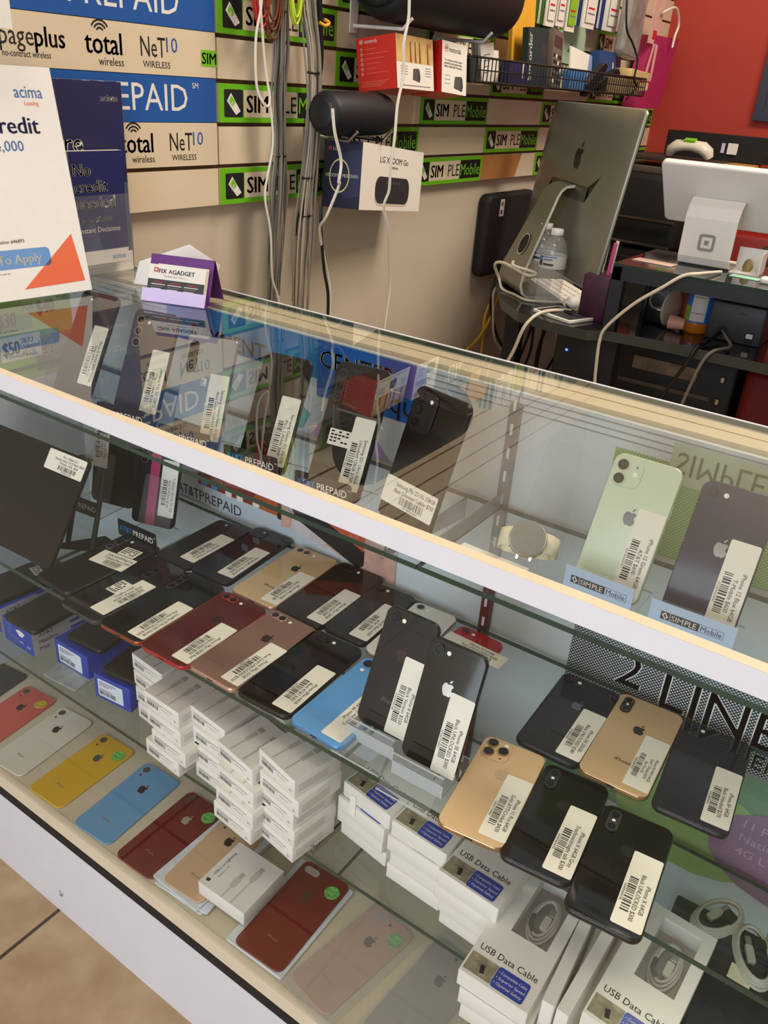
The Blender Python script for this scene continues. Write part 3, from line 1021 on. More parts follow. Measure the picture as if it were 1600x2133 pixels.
lean('mirror silver phone with a bright rim on the upper shelf', .0718, .151, .305, .2255, 19, 63, C_SILV, SILVERF, 'tri_v', None, ['Samsung Galaxy Note 10 256', 'Aura Glow Unlocked $350'], 26, st=dict(cx=.020, cy=-.018), extra=(-.002, .014, .010, .008, 90), group=GL, r=.005)
stand('clear stand with dark card under the mirror silver phone', .305, .2255, ZS1, 12, 63, .080, card='prepaid', group=GS)
lean('grey phone with ringed lenses left of the mirror silver phone', .0736, .164, .185, .2225, 13, 62, mat('dusk_grey_back', (70, 72, 84), .06), DARKG, 'rings', None, ['Samsung A32 5G 128GB', 'Gray Cricket $200'], 27, st=dict(cx=.021, cy=-.016), group=GL)
stand('clear stand with dark card under the grey ringed-lens phone', .185, .2225, ZS1, 13, 62, .080, card='prepaid', group=GS)
lean('dark phone at the left end of the upper shelf under the signs', .073, .170, .052, .216, 6, 60, mat('dusk_brown_back', (58, 50, 50), .05), DARKG, 'square', None, ['Moto G Stylus 2021 128GB', 'Gray Unlocked $150'], 28, st=dict(cx=.021, cy=-.008), group=GL)
stand('clear stand under the leftmost phone of the upper shelf', .052, .216, ZS1, 6, 60, .080, group=GS)

GM = 'phones standing in clear stands on the middle shelf'
lean('black phone standing in the left clear stand, middle shelf', .0673, .1384, .7040, .1140, .5, 67.5, GREYB, BLACK, 'single', LG_D, ['iPhone 8 64GB', 'Black Verizon $250'], 31, z=ZS2, dz=.012, group=GM, word=LG_G, st=dict(cx=.019, cy=-.022))
stand('left clear stand on the middle shelf below a black phone', .7040, .1140, ZS2, .5, 67.5, .062, .09, depth=.05, wedge=True)
lean('glossy black phone standing in the right clear stand, middle shelf', .0673, .1384, .7740, .1000, 1.0, 71, GLOSSB, BLACK, 'single', LG_S, ['iPhone SE 64GB', 'Black UNLOCKED $300'], 32, z=ZS2, dz=.012, group=GM, st=dict(cx=.019, cy=-.024))
stand('right clear stand on the middle shelf below a glossy black phone', .7740, .1000, ZS2, 1.0, 71, .062, .09, depth=.05, wedge=True)
lean('black phone with a magenta stripe leaning behind a dark card', .076, .150, .158, .268, 16, 72, mat('black_magenta', (26, 24, 28), .1), BLACK, 'rings', None, ['T-Mobile REVVL V+ 5G', 'Red T-Mobile $160'], 33, z=ZS2, dz=.009, group=GM, st=dict(cx=.022, cy=-.012))
stand('stand with dark carrier card beside the tablet', .172, .246, ZS2, 2, 72, .082, .09, card='prepaid', depth=.05, cz=.002)
b = MB()
b.slab(.016, .148, .003, 0, .0004, PINK, 0, 3, 0, 0, False)
MAG = b.build('stripe', [o for o in S.objects if o.get('label') == 'black phone with a magenta stripe leaning behind a dark card'][0], Matrix.Translation((-.004, 0, .0003)))
lean('black cased phone leaning behind the tablet', .080, .165, .057, .272, 14, 76, SATB, BLACKM, 'bigblock', None, ['Moto One 5G Ace', 'Black AT&T $200'], 34, z=ZS2, dz=.009, group=GM, st=dict(cx=-.026, cy=.02), t=.011)
stand('stand with dark carrier card half hidden behind the tablet', .030, .250, ZS2, 6, 74, .082, .09, card='prepaid', depth=.05, cz=.002)

# tablet leaning at the left of the middle shelf
t = thing('tablet', 'large black tablet leaning at the left of the middle shelf', 'tablet', pose(.1475, .091, ZS2 + .0055, 2.3, 57) @ Matrix.Translation((-.1269, .0827, 0)))
b = MB()
b.slab(.2538, .1653, .010, -.0064, 0, mat('tablet_black', (34, 33, 32), .32, .3), .0016, 6)
b.build('metal_body', t)
b = MB()
b.plate(.2538, .1653, .010, .0001, MATS['tablet_black'])
b.ringd(0, 0, 0, 0.0001, .0002, MATS['tablet_black'], 6)
b.build('back_cover', t)
b = MB()
sticker(b, .083, .064, ['Fix a Gadget LLC', 'Samsung Galaxy Tab S7 Black 128GB', 'T-Mobile / Wifi  $350'], 35, 0, .080, .030)
b.build('price_sticker', t)
t = thing('tablet_stand', 'black folding easel behind the leaning black tablet', 'tablet stand', pose(.10, .13, ZS2, 5))
b = MB()
b.prism([(-.02, 0), (.10, 0.06), (.03, .075)], .0005, .003, BLACKM)
b.build('foot', t)
b = MB()
b.bar((.0, .03, .003), (-.01, .075, .11), .004, BLACKM)
b.bar((.05, .03, .003), (.04, .075, .11), .004, BLACKM)
b.build('arm', t)
# ------------------------------------------------------------------ watch and bits on the upper shelf
t = thing('smartwatch', 'cream smartwatch with round dark face on a clear block', 'watch', pose(.782, .258, ZS1 + .034, 16, 46))
b = MB()
CRM = mat('watch_strap', (232, 222, 196), .45)
b.cyl(0, 0, 0, .009, .0205, mat('watch_case', (206, 202, 194), .25, .7), 36, .001)
b.cyl(0, 0, .009, .0102, .0192, mat('watch_face', (44, 42, 40), .12, noise=.25, nscale=90), 36)
b.build('round_face', t)
b = MB()
P = []
for s in (-1, 1):
    for (a, z, w) in ((.018, .004, .0115), (.026, .002, .0105), (.032, -.006, .010), (.033, -.016, .010), (.026, -.025, .010), (.012, -.029, .010), (0, -.030, .010)):
        P.append((s * a, z, w))
for s in (0, 1):
    q = P[s * 7:s * 7 + 7]
    vs = []
    for (a, z, w) in q:
        vs += [(a, -w, z), (a, w, z), (a * .93, w, z - .0022), (a * .93, -w, z - .0022)]
    fs = []
    for i in range(6):
        for j in range(4):
            k = (j + 1) % 4
            fs.append((i * 4 + j, i * 4 + k, i * 4 + 4 + k, i * 4 + 4 + j))
    b.add(vs, fs, CRM, True)
b.build('strap', t)
b = MB()
for q in (-.007, .007):
    b.slab(.004, .008, .0015, .003, .007, STEEL, .0005, 3, q, -.0205)
b.build('side_button', t)
t = thing('display_block', 'clear block under the cream smartwatch', 'display stand', pose(.765, .285, ZS1, -14))
b = MB()
for (x0, x1, y0, y1, z0, z1) in ((-.026, .026, -.03, .0, .0004, .012), (-.024, .024, -.028, -.0256, .012, .020), (-.024, .024, -.004, -.0016, .012, .020)):
    b.box(x0, x1, y0, y1, z0, z1, ACR, side=ACR)
b.build('clear_block', t)
b = MB()
b.T = pose(0, .03, 0.001, 0, 74)
b.slab(.085, .12, .006, 0, .002, ACR, 0, 4, 0.012, .06, False)
b.build('clear_back_plate', t)
tag(MB().box(-.042, .042, -.006, .006, 0, .0012, CARD).build('card_strip', None, pose(.747, .2535, ZS1 + .0003, -2)), 'narrow white card strip lying before the smartwatch', 'card')
t = thing('metal_divider', 'grey metal divider strip lying before the watch, right of the big black phone', 'divider', pose(.693, .285, ZS1 + .0004, 0))
b = MB()
b.box(-.001, .001, -.085, .085, 0, .020, mat('divider_grey', (140, 144, 146), .35, .6))
b.build('strip', t)

# ------------------------------------------------------------------ blue carrier boxes on the lower shelf
def attbox(label, x1, y0, yaw, h, front, side=None, d=.15, w=.077):
    """origin at the lower front right corner"""
    t = thing('phone_box', label, 'box', pose(x1, y0, ZS3 + .0002, yaw), 'blue carrier phone boxes')
    b = MB()
    b.slab(w, d, .0012, 0, h, BOXBLUE, .0006, 2, -w / 2, d / 2)
    b.build('carton', t)
    b = MB()
    b.T = frame((-w, -.0004, 0), (1, 0, 0), (0, 0, 1), (0, -1, 0))
    front(b, w, h)
    b.build('front_print', t)
    if side:
        b = MB()
        b.T = frame((.0004, 0, 0), (0, 1, 0), (0, 0, 1), (1, 0, 0))
        side(b, d, h)
        b.build('side_print', t)
    return t


def f_text(b, w, h):
    for i, s in enumerate(('AT&T', 'Maestro', 'Max', 'Model/Modelo')):
        b.text(s, .0050, .012, h * (.80 - i * .15), 0, SKYB, 'l')
    b.poly([(w * .62 + .010 * math.cos(a) * (1 + .3 * math.sin(3 * a)), h * .70 + .006 * math.sin(a)) for a in [k * .45 for k in range(14)]], 0, CARD)
    for q in (.016, .027):
        b.ringd(q, h * .20, .0022, .0030, 0, SKYB, 12)
    for (q, z) in ((.043, .28), (.062, .24)):
        b.rect(q, q + .010, h * z, h * (z + .1), 0, SKYB)


def s_grey(b, d, h):
    b.rect(.0008, d * .46, .0006, h - .0006, 0, mat('box_grey_side', (178, 176, 178), .5))
    for i, s in enumerate(('AT&T', 'Maestro', 'Max')):
        b.text(s, .0105, .012, h * .70 - i * .0125, .0003, DARKG, 'l', 0, .05)
    for k in range(3):
        b.rect(d * .46, d, h * (.78 - .26 * k), h * (.92 - .26 * k), 0, MATS['box_grey_side'])


def f_label(b, w, h):
    b.plate(w * .70, h * .72, .002, 0, mat('pale_label', (214, 222, 236), .5), w * .46, h * .5)
    for i in range(3):
        b.rect(w * .15, w * (.62 - .1 * i), h * (.74 - .07 * i), h * (.765 - .07 * i), .0003, GREYINK)
    b.rect(w * .15, w * .5, h * .44, h * .465, .0003, GREYINK)
    b.barcode(w * .15, w * .62, h * .22, h * .40, .0003, INK, 5)


attbox('blue and grey printed phone box second from the left on the lower shelf', .0685, .0945, -1, .044, f_text, s_grey)
attbox('leftmost printed phone box on the lower shelf, cut by the picture edge', -.026, .100, -2, .044, f_text, s_grey)
attbox('blue box with a white label, third phone box from the left', .1815, .1115, .8, .045, f_label)
attbox('small blue box with white label beside the white box stacks', .2845, .1040, 6, .043, f_label, w=.070)
GB = 'black phones lying on the blue boxes'


def boxphone(label, x, y, yaw, body, lab=False):
    r = phone(label, .0745, .150, pose(x, y, ZS3 + .0545, yaw), body, BLACK, 'tri_v' if lab else 'square', mat('logo_faint', (44, 46, 44), .3) if not lab else None, None, 41, t=.0088, r=.008, group=GB, logo_y=.0,
              extra=(-.006, .03, .034, .016, -12) if lab else None)
    return r


OLIVE = mat('olive_black', (32, 33, 30), .35)
boxphone('black phone lying on the blue and grey printed box', .040, .166, 3, OLIVE)
boxphone('black phone with a small label on the leftmost printed box', -.065, .172, -4, OLIVE, True)
boxphone('dark grey phone lying on the blue box with a white label', .151, .197, 6, mat('charcoal_back', (40, 40, 42), .4))
boxphone('black and brown phone on the small blue box beside the white stacks', .252, .181, 9, mat('brown_glass', (44, 38, 26), .06))
t = thing('plastic_pouch', 'clear plastic pouch lying under the blue box with a white label', 'pouch', pose(.148, .116, ZS3 + .0004, 5))
MB().slab(.07, .075, .004, 0, .003, mat('pouch_grey', (150, 158, 156), .15, noise=.2, nscale=50), .001, 3).build('film', t)

# ------------------------------------------------------------------ stacks of white charging-cable boxes
def cable_box_white(label, x, y, z, yaw, seed, w=.069, d=.070, h=.0255):
    t = thing('cable_box', label, 'box', pose(x, y, z, yaw), 'small white cable boxes in stacks')
    b = MB()
    b.slab(w, d, .001, 0, h, CARD, .0004, 2)
    b.build('carton', t)
    b = MB()
    EMB = mat('emboss_grey', (198, 190, 176), .5)
    for q in (-.012, .012):
        b.rect(q - .0035, q + .0035, -.008, .010, h + .0002, EMB)
        b.rect(q - .0045, q + .0045, .012, .020, h + .0002, mat('emboss_dark', (182, 174, 162), .5))
        b.rect(q - .0012, q + .0012, -d / 2 + .003, -.008, h + .0002, EMB)
    b.build('top_print', t)
    b = MB()
    b.T = frame((-w / 2, -d / 2 - .0002, 0), (1, 0, 0), (0, 0, 1), (0, -1, 0))
    b.rect(.006, .058, h * .66, h * .69, 0, GREYINK)
    b.rect(.006, .034, h * .57, h * .60, 0, GREYINK)
    b.barcode(.006, .028, h * .26, h * .50, 0, INK, seed)
    b.rect(.034, .052, h * .46, h * .48, 0, GREYINK)
    b.text('Z1', .004, .061, h * .2, 0, INK, 'c')
    b.T = frame((w / 2 + .0002, -d / 2, 0), (0, 1, 0), (0, 0, 1), (1, 0, 0))
    for k in range(4):
        b.rect(.006, .05, h * (.22 + .12 * k), h * (.25 + .12 * k), 0, MATS['emboss_dark'])
    b.build('label_print', t)
    return t


ORD = ['top box', 'second box from the top', 'third box from the top', 'fourth box from the top', 'lowest box']
STACKS = (
    ('the rearmost left stack', [(.3240, .1337, -5.3), (.3270, .1320, -5), (.331, .130, -4.5), (.336, .128, -4)], 4),
    ('the front left stack', [(.3946, .1050, -2.5), (.402, .1015, -4), (.414, .097, -4), (.399, .098, -4)], 4),
    ('the stack third from the left', [(.4643, .1171, -6), (.472, .113, -4), (.476, .110, -5), (.481, .107, -4)], 4),
    ('the rear right stack', [(.5127, .1464, -10.8), (.514, .147, -8), (.517, .145, -7), (.518, .144, -8)], 4),
    ('the low front right stack', [(.5400, .0985, -9), (.548, .089, -7), (.552, .082, -6), (.5495, .080, -5)], 4),
    ('the tall stack nearest the printed boxes', [(.6086, .0945, -12), (.6140, .0905, -8), (.606, .0925, -9), (.609, .090, -8), (.608, .089, -8)], 5),
)
# stacks stand apart in plan; keep the rows clear of one another
SHIFT = [(-.002, .012), (0, 0), (.0005, .004), (.004, .036), (.0, -.004), (.0, .0)]
n = 50
for (nm, boxes, N), (sx, sy) in zip(STACKS, SHIFT):
    for i, (x, y, a) in enumerate(boxes):
        n += 1
        word = ORD[i] if i < N - 1 else ORD[4]
        cable_box_white('white cable box, %s of %s' % (word, nm), x + sx, y + sy, ZS3 + .0002 + (N - 1 - i) * .0258, a, n)

# ------------------------------------------------------------------ printed cable boxes
PHOTO = mat('printed_photo', (150, 142, 118), .5, noise=.45, nscale=90)


def usb_front(b, w, z, y=0.0):
    b.rect(.002, w * .42, y + .004, y + .026, z, PHOTO)
    b.prism([(w * .24, y + .008), (w * .30, y + .009), (w * .27, y + .018), (w * .21, y + .017)], z, z + .0002, INK)
    b.plate(w * .46, .024, .003, z, BOXBLUE, w * .655, y + .015)
    for i, s in enumerate(('• Compatible Cable', '• Superior Speed', '• Optimal Safety')):
        b.text(s, .0046, w * .45, y + .0195 - i * .0062, z + .0002, CARD, 'l', .0, w * .41)
    b.text('USB Data Cable', .0105, w * .50, y + .032, z, INK, 'c', .0, w * .84)


def usb_box(label, x, y, z, yaw, d=.10, w=.075, h=.0225, group='printed cable boxes on the lower shelf', window=False, roll=0, tilt=0):
    t = thing('cable_box', label, 'box', pose(x, y, z, yaw, tilt, roll), group)
    b = MB()
    if not window:
        b.slab(w, d, .001, 0, h, CARD, .0004, 2, w / 2, d / 2)
        b.build('carton', t)
    else:
        W0, W1, Y0, Y1 = w * .30, w * .84, d * .42, d * .93
        b.box(0, w, 0, Y0, 0, h, CARD)
        b.box(0, w, Y1, d, 0, h, CARD)
        b.box(0, W0, Y0, Y1, 0, h, CARD)
        b.box(W1, w, Y0, Y1, 0, h, CARD)
        b.box(W0, W1, Y0, Y1, 0, .002, mat('tray_grey', (150, 140, 128), .4))
        b.build('carton', t)
        MB().rect(W0, W1, Y0, Y1, h - .0006, FILM).build('window_film', t)
        b = MB()
        cx, cy = (W0 + W1) / 2, (Y0 + Y1) / 2
        for q in range(3):
            b.tube([(cx + (.014 - q * .002) * math.cos(a), cy + (.030 - q * .003) * math.sin(a), .006 + q * .003) for a in [k * .4488 for k in range(14)]], .0016, mat('cable_white', (214, 208, 196), .45), 6, 2, True)
        b.slab(.008, .018, .002, .010, .015, MATS['cable_white'], .0008, 3, cx + .004, cy - .006)
        b.slab(.007, .010, .001, .010, .014, STEEL, .0005, 3, cx + .005, cy + .010)
        b.tube([(cx - .010, cy - .004, .014), (cx - .009, cy - .016, .016), (cx - .003, cy - .022, .014)], .0028, BLACK, 6, 3)
        b.build('coiled_cable', t)
    b = MB()
    usb_front(b, w, h + .0003)
    b.build('top_print', t)
    return t


COLS = (('left column', .6568, .1195, -7.5, [(0, 0), (-.004, -.004), (-.007, .0), (-.003, .004)]),
        ('middle column', .7360, .1065, -2, [(0, 0), (-.002, -.003), (.002, .0), (.0, -.002)]),
        ('right column', .8135, .0820, -2.5, [(0, 0), (-.003, .002), (.003, .006), (.004, .010)]))
for nm, x, y, a, offs in COLS:
    for i, (dx, dy) in enumerate(offs):
        usb_box('printed cable box, %s in the %s' % (['top one', 'second from the top', 'third from the top', 'lowest one'][i], nm), x + dx, y + dy, ZS3 + .0003 + (3 - i) * .0228, a)
usb_box('long printed cable box with a cable window, topmost near the front glass', .8825, .0125, ZS3 + .0465, .3, d=.165, window=True)
usb_box('long printed cable box below the one with the open cable window', .8870, .0110, ZS3 + .0230, 1.0, d=.165, group='long printed boxes near the front glass')
usb_box('lowest long printed cable box near the front glass, on the lower shelf', .8905, .0125, ZS3 + .0002, .0, d=.165, group='long printed boxes near the front glass')
usb_box('printed cable box with window at the right, below the glossy black phone', 1.0000, .0380, ZS3 + .060, -3, d=.160, window=True, tilt=0)
usb_box('printed cable box under the right-hand one with the window', 1.002, .036, ZS3 + .0355, -1, d=.160, group='long printed boxes near the front glass')
for i, (x, a) in enumerate(((.9700, 3), (.9845, -2))):
    t = thing('cable_box', ['white boxes edge-on between the printed boxes, left one', 'white boxes edge-on between the printed boxes, right one'][i], 'box', pose(x, .030, ZS3 + .0003, a), 'boxes standing on edge')
    b = MB()
    b.slab(.0125, .155, .001, 0, .075, CARD, .0004, 2, 0, .0775)
    b.build('carton', t)
    b = MB()
    b.T = frame((-.0062, -.0003, 0), (1, 0, 0), (0, 0, 1), (0, -1, 0))
    b.rect(.002, .010, .02, .04, 0, BOXBLUE)
    b.build('front_print', t)
b = MB().slab(.03, .045, .001, 0, .012, CARD, .0004, 2)
tag(b.build('cable_box', None, pose(.640, .185, ZS3 + .0003, 20)), 'torn white carton lying between the white stacks and printed boxes', 'box')
t = thing('shelf_tag', 'small folded white tag at the shelf joint above the printed boxes', 'tag', pose(.6995, .078, ZS3 + .098, 0))
MB().box(-.004, .004, 0, .0012, 0, .03, CARD).build('card', t)

# coiled cables at the right of the lower shelf
CW = mat('cable_ivory', (196, 192, 176), .5)


def coil(label, x, y, z, yaw, rx, ry, n, r, m, plug=True, group='white coiled charging cables', tilt=0):
    t = thing('charging_cable', label, 'cable', pose(x, y, z, yaw, tilt), group)
    b = MB()
    pts = []
    for k in range(n * 12 + 1):
        a = k * math.pi / 6
        q = 1 - .05 * (k // 12) + .02 * math.sin(k * 1.7)
        pts.append((rx * q * math.cos(a), ry * q * math.sin(a), r + (k / 12.0) * r * 1.1 + .001 * math.sin(k)))
    b.tube(pts, r, m, 6, 2)
    b.build('coil', t)
    if plug:
        b = MB()
        b.slab(.009, .022, .002, .003, .009, m, .0008, 3, -.004, 0)
        b.slab(.007, .012, .001, .0035, .0085, STEEL, .0004, 3, -.004, .016)
        b.build('plug', t)
        b = MB()
        b.slab(.014, .012, .003, r * 2, r * 2 + .009, BLACK, .0008, 3, rx * .35, ry * .3)
        b.build('cable_tie', t)
    return t


coil('white coiled cable nearest the right printed box on the lower shelf', 1.0760, .292, ZS3, -28, .020, .036, 4, .0021, CW)
coil('white coiled cable at the right picture edge on the lower shelf', 1.1220, .268, ZS3, 22, .020, .040, 4, .0021, CW)
coil('white coiled cable behind the others, cut by the right edge', 1.150, .318, ZS3, -20, .018, .034, 3, .0021, CW)
t = thing('accessory_box', 'dark flat package under the white coiled cables', 'package', pose(1.115, .205, ZS3 + .0003, 1))
MB().slab(.17, .19, .003, 0, .0012, mat('teal_black', (24, 36, 38), .12, noise=.4, nscale=30), .0004, 3).build('wrap', t)
tag(MB().box(-.012, .012, -.010, .010, 0, .0012, mat('cream_card', (246, 240, 206), .5)).build('shelf_tag', None, pose(1.116, .237, ZS3 + .0018, -2)), 'blank cream tag lying on the dark package at right', 'tag')
CBK = mat('cable_black', (18, 18, 19), .35)
coil('black coiled cable on the deck below the blank cream tag', 1.112, .300, ZD, 30, .034, .042, 4, .0028, CBK, False, 'dark coiled cables on the deck')
coil('black coiled cable at the bottom right corner of the deck', 1.128, .225, ZD + .0003, 80, .030, .036, 4, .0030, CBK, False, 'dark coiled cables on the deck')
coil('cream coiled cable on the deck beside the black coils', 1.045, .235, ZD, -10, .018, .036, 3, .0024, CW, False, 'dark coiled cables on the deck')
for i, (x, y, a) in enumerate(((1.012, .235, 8), (1.052, .300, 12))):
    t = thing('cable_pouch', ['glossy black cable pack standing on the deck by the right printed boxes', 'glossy black cable pack standing on the deck behind the first pack'][i], 'package', pose(x, y, ZD + .0004, a), 'cable packs on the deck')
    b = MB()
    b.slab(.04, .03, .008, 0, .10, mat('pack_black', (34, 28, 24), .08, noise=.3, nscale=30), .004, 4)
    b.build('pouch', t)

# ------------------------------------------------------------------ back covers on the deck
SG = mat('dot_green', (112, 190, 92), .6, noise=.5, nscale=260)
SY = mat('dot_yellow', (206, 172, 50), .6, noise=.4, nscale=260)


def cover(label, w, l, x, y, yaw, col, cam_kind='xr', dot=None, lg=LG_D, z=.0, film=False, lip=True):
    t = thing('phone_back_cover', label, 'phone back cover', pose(x, y, ZD + z, yaw), 'phone back covers on the deck')
    b = MB()
    b.slab(w, l, .0105, 0, .0026, col, .0011, 6)
    b.apple(0, .030, .0148, .0029, lg)
    b.text('iPhone', .006, 0, -l * .30, .0029, mat('word_faint', (150, 130, 112), .4), 'c', 0, .018)
    b.build('shell', t)
    b = MB()
    hx, hy = -w / 2 + .013, l / 2 - .013
    if cam_kind == 'pill':
        b.slab(.024, .011, .0054, .0026, .0029, mat('hole_edge', (180, 170, 156), .4), 0, 5, hx + .006, hy, False)
        b.disc(hx + .024, hy, .0022, .0029, DARKG, 12)
    else:
        b.ringd(hx, hy, .0050, .0062, .0029, mat('hole_ring', (110, 92, 78), .3), 18)
        b.disc(hx, hy, .0050, .0028, mat('hole_dark', (84, 70, 60), .4), 16)
        b.disc(hx, hy - .0135, .0020, .0029, DARKG, 12)
    b.build('camera_hole', t)
    if dot:
        b = MB()
        b.disc(w * .30, l * .34, .0108, .0030, dot, 22)
        b.build('round_sticker', t)
    if film:
        b = MB()
        b.slab(w + .016, l + .020, .004, .0032, .0036, FILM, 0, 3, .004, -.002, False)
        b.build('film_sleeve', t)
    return t


cover('dark grey back cover at the left edge of the deck', .0757, .1509, -.118, .092, 8, mat('cover_grey', (60, 62, 62), .5))
cover('coral pink back cover with yellow dot sticker', .0757, .1509, -.0241, .0830, 6.5, mat('cover_coral', (204, 94, 84), .4), dot=SY)
cover('white back cover between the coral and yellow covers', .0757, .1509, .0685, .0871, 5.3, mat('cover_white', (220, 214, 198), .35))
cover('yellow back cover with green dot sticker', .0757, .1509, .1727, .0870, 2.3, mat('cover_yellow', (216, 172, 44), .4), dot=SG, lg=LG_G)
cover('light blue back cover beside the yellow one', .0757, .1509, .2808, .0870, 3.7, mat('cover_blue', (104, 158, 202), .4))
cover('dark red back cover beside the light blue one', .0757, .1509, .3770, .0870, 1.3, mat('cover_maroon', (110, 34, 30), .3), dot=SG, lg=mat('logo_pale', (170, 158, 142), .3))
cover('pale gold back cover partly under the white cable box', .071, .1436, .4628, .0910, 3.7, mat('cover_gold', (206, 172, 138), .4), film=False, z=.0105)
t = thing('film_sleeves', 'stack of clear plastic sleeves under the pale gold back cover', 'plastic sleeves', pose(.4630, .0900, ZD + .0003, 2))
b = MB()
for i, (a, dx) in enumerate(((0, 0), (4, .002), (-3, -.002))):
    b.T = pose(dx, 0, .0005 + i * .0034, a)
    b.slab(.088, .150, .003, 0, .0024, mat('sleeve_white', (214, 220, 224), .2, noise=.1, nscale=60), .0008, 3)
b.build('sleeves', t)
cover('large dark red back cover with green dot, right of the white cable box', .0781, .1584, .6070, .0935, 2.1, mat('cover_red_brown', (116, 36, 26), .35), 'pill', SG, mat('logo_olive', (82, 60, 44), .4), z=.0044)
t = thing('film_sleeve', 'clear plastic sleeve under the large dark red back cover', 'plastic sleeve', pose(.6045, .0915, ZD + .0003, 1))
MB().slab(.094, .158, .003, 0, .0038, MATS['sleeve_white'], .001, 3).build('sleeve', t)
cover('pale rose gold back cover with green dot sticker', .0714, .1584, .7060, .0950, -10, mat('cover_rose', (204, 160, 134), .4), 'pill', SG, film=True)
cover('silver grey back cover under the printed boxes', .0760, .160, .8105, .105, -5, mat('cover_silver', (166, 162, 152), .4), 'pill', None, mat('logo_taupe', (90, 80, 70), .3), film=True)
cover('brown back cover at the bottom right of the deck', .0714, .150, .905, .090, 2, mat('cover_brown', (128, 92, 64), .4), 'pill')
t = thing('cable_box', 'white cable box lying across two back covers on the deck', 'box', pose(.5290, .0745, ZD + .0140, 1.1))
b = MB()
b.slab(.082, .082, .0015, 0, .0235, CARD, .0005, 2)
b.build('carton', t)
b = MB()
EM2 = mat('printed_cable_grey', (206, 200, 188), .5)
z = .0237
b.apple(-.033, -.030, .0062, z, INK, 90)
b.T = Matrix.Translation((-.030, -.014, z)) @ Matrix.Rotation(D(90), 4, 'Z')
b.text('USB-C to Lightning', .0056, -.006, 0, 0, INK, 'l')
b.text('Cable (1 m)', .0046, -.006, -.0068, 0, GREYINK, 'l')
b.T = Matrix.Identity(4)
for (x, y) in ((.0, -.012), (.016, .010)):
    b.plate(.0095, .017, .002, z, EM2, x, y)
    b.plate(.007, .008, .001, z, mat('printed_cable_dark', (188, 180, 166), .5), x, y + .0125)
    b.rect(x - .0014, x + .0014, -.040, y - .008, z, EM2)
b.build('top_print', t)
# ------------------------------------------------------------------ signs standing on the counter
def sheet(t, w, h, draw, mbase, edge=ACR, th=.0022):
    b = MB()
    b.box(0, w, 0, h, -th, 0, edge)
    b.build('clear_holder', t)
    b = MB()
    b.rect(.0015, w - .0015, .0015, h - .0015, .0004, mbase)
    draw(b, w, h, .0007)
    b.build('printed_sheet', t)


u = Vector((.10, .995, 0)).normalized()
nn = Vector((-u.y, u.x, 0))
up = math.sin(D(11)) * nn + math.cos(D(11)) * Vector((0, 0, 1))
o = Vector((.020, .304, ZT + .003)) - u * .216
t = thing('counter_sign', 'white leasing sign with orange corner triangle standing on the counter at left', 'sign', frame(o, u, up, u.cross(up)))


def d_white(b, w, h, z):
    b.text('acima', .022, w - .020, h - .040, z, SKYB, 'r', .01, .040)
    b.text('Leasing', .008, w - .028, h - .049, z, ORANGE, 'r', 0, .02)
    b.text('No credit', .030, w - .034, h - .084, z, NAVY, 'r', .03, .125)
    b.text('up to $4,000', .019, w - .062, h - .106, z, SKYB, 'r', .01, .095)
    b.text('Location #46893', .0065, w - .090, h - .222, z, INK, 'r', 0, .060)
    b.plate(.120, .025, .006, z, SKYB, w - .116, h - .243)
    b.text('Scan To Apply', .017, w - .070, h - .249, z + .0003, CARD, 'r', .02, .110)
    b.poly([(w - .010, .016), (w - .104, .014), (w - .018, .082)], z, ORANGE)
    b.text('Terms apply. This is not an', .0040, w - .120, .036, z, GREYINK, 'r')


sheet(t, .216, .298, d_white, PAPER)
b = MB()
b.box(0, .216, 0, .003, -.05, -.0022, ACR)
b.build('clear_foot', t)

t = thing('counter_sign', 'navy financing sign standing behind the white leasing sign', 'sign', wallframe(-.056, .2295, ZT + .003))


def d_navy(b, w, h, z):
    b.rect(.0015, w - .0015, .0015, .032, z, CARD)
    b.text('acima', .014, w - .010, h - .028, z, CARD, 'r', .03, .043)
    b.text('Lease here', .040, w - .080, h - .098, z, CARD, 'r', .05)
    b.text('to', .040, w - .112, h - .140, z, CARD, 'r', .05)


sheet(t, .216, .279, d_navy, NAVY)
MB().box(0, .216, 0, .003, 0, .06, ACR).build('clear_foot', t)
t = thing('brochure_holder', 'clear brochure holder with navy leaflets before the navy sign', 'brochure holder', wallframe(-.050, .3180, ZT + .0225))
b = MB()
b.box(0, .105, -.022, .002, 0, .022, ACR)
b.box(0, .105, 0, .16, -.002, 0, ACR)
b.box(0, .105, 0, .105, .020, .022, ACR)
b.box(0, .002, 0, .12, 0, .022, ACR)
b.box(.103, .105, 0, .12, 0, .022, ACR)
b.build('clear_pocket', t)
t2 = thing('leaflet_stack', 'stack of navy financing leaflets in the clear brochure holder', 'leaflets', t.matrix_world.copy())
b = MB()
b.box(.004, .101, .003, .166, .004, .016, CARD)
b.build('paper_block', t2)
b = MB()
LN = mat('leaflet_navy', (30, 42, 96), .35)
b.rect(.004, .101, .024, .166, .0164, LN)
z = .0167
b.text('acima', .011, .094, .009, z, SKYB, 'r', 0, .03)
for i, (s, sz) in enumerate((('No', .025), ('credit', .025), ('needed', .025))):
    b.text(s, sz, .010, .132 - i * .023, z, CARD, 'l', .03, .084)
b.text('Up to $5,000', .0115, .012, .066, z, CARD, 'l', .02, .075)
b.text('Instant Decisions', .0110, .012, .051, z, CARD, 'l', 0, .078)
b.build('cover_print', t2)

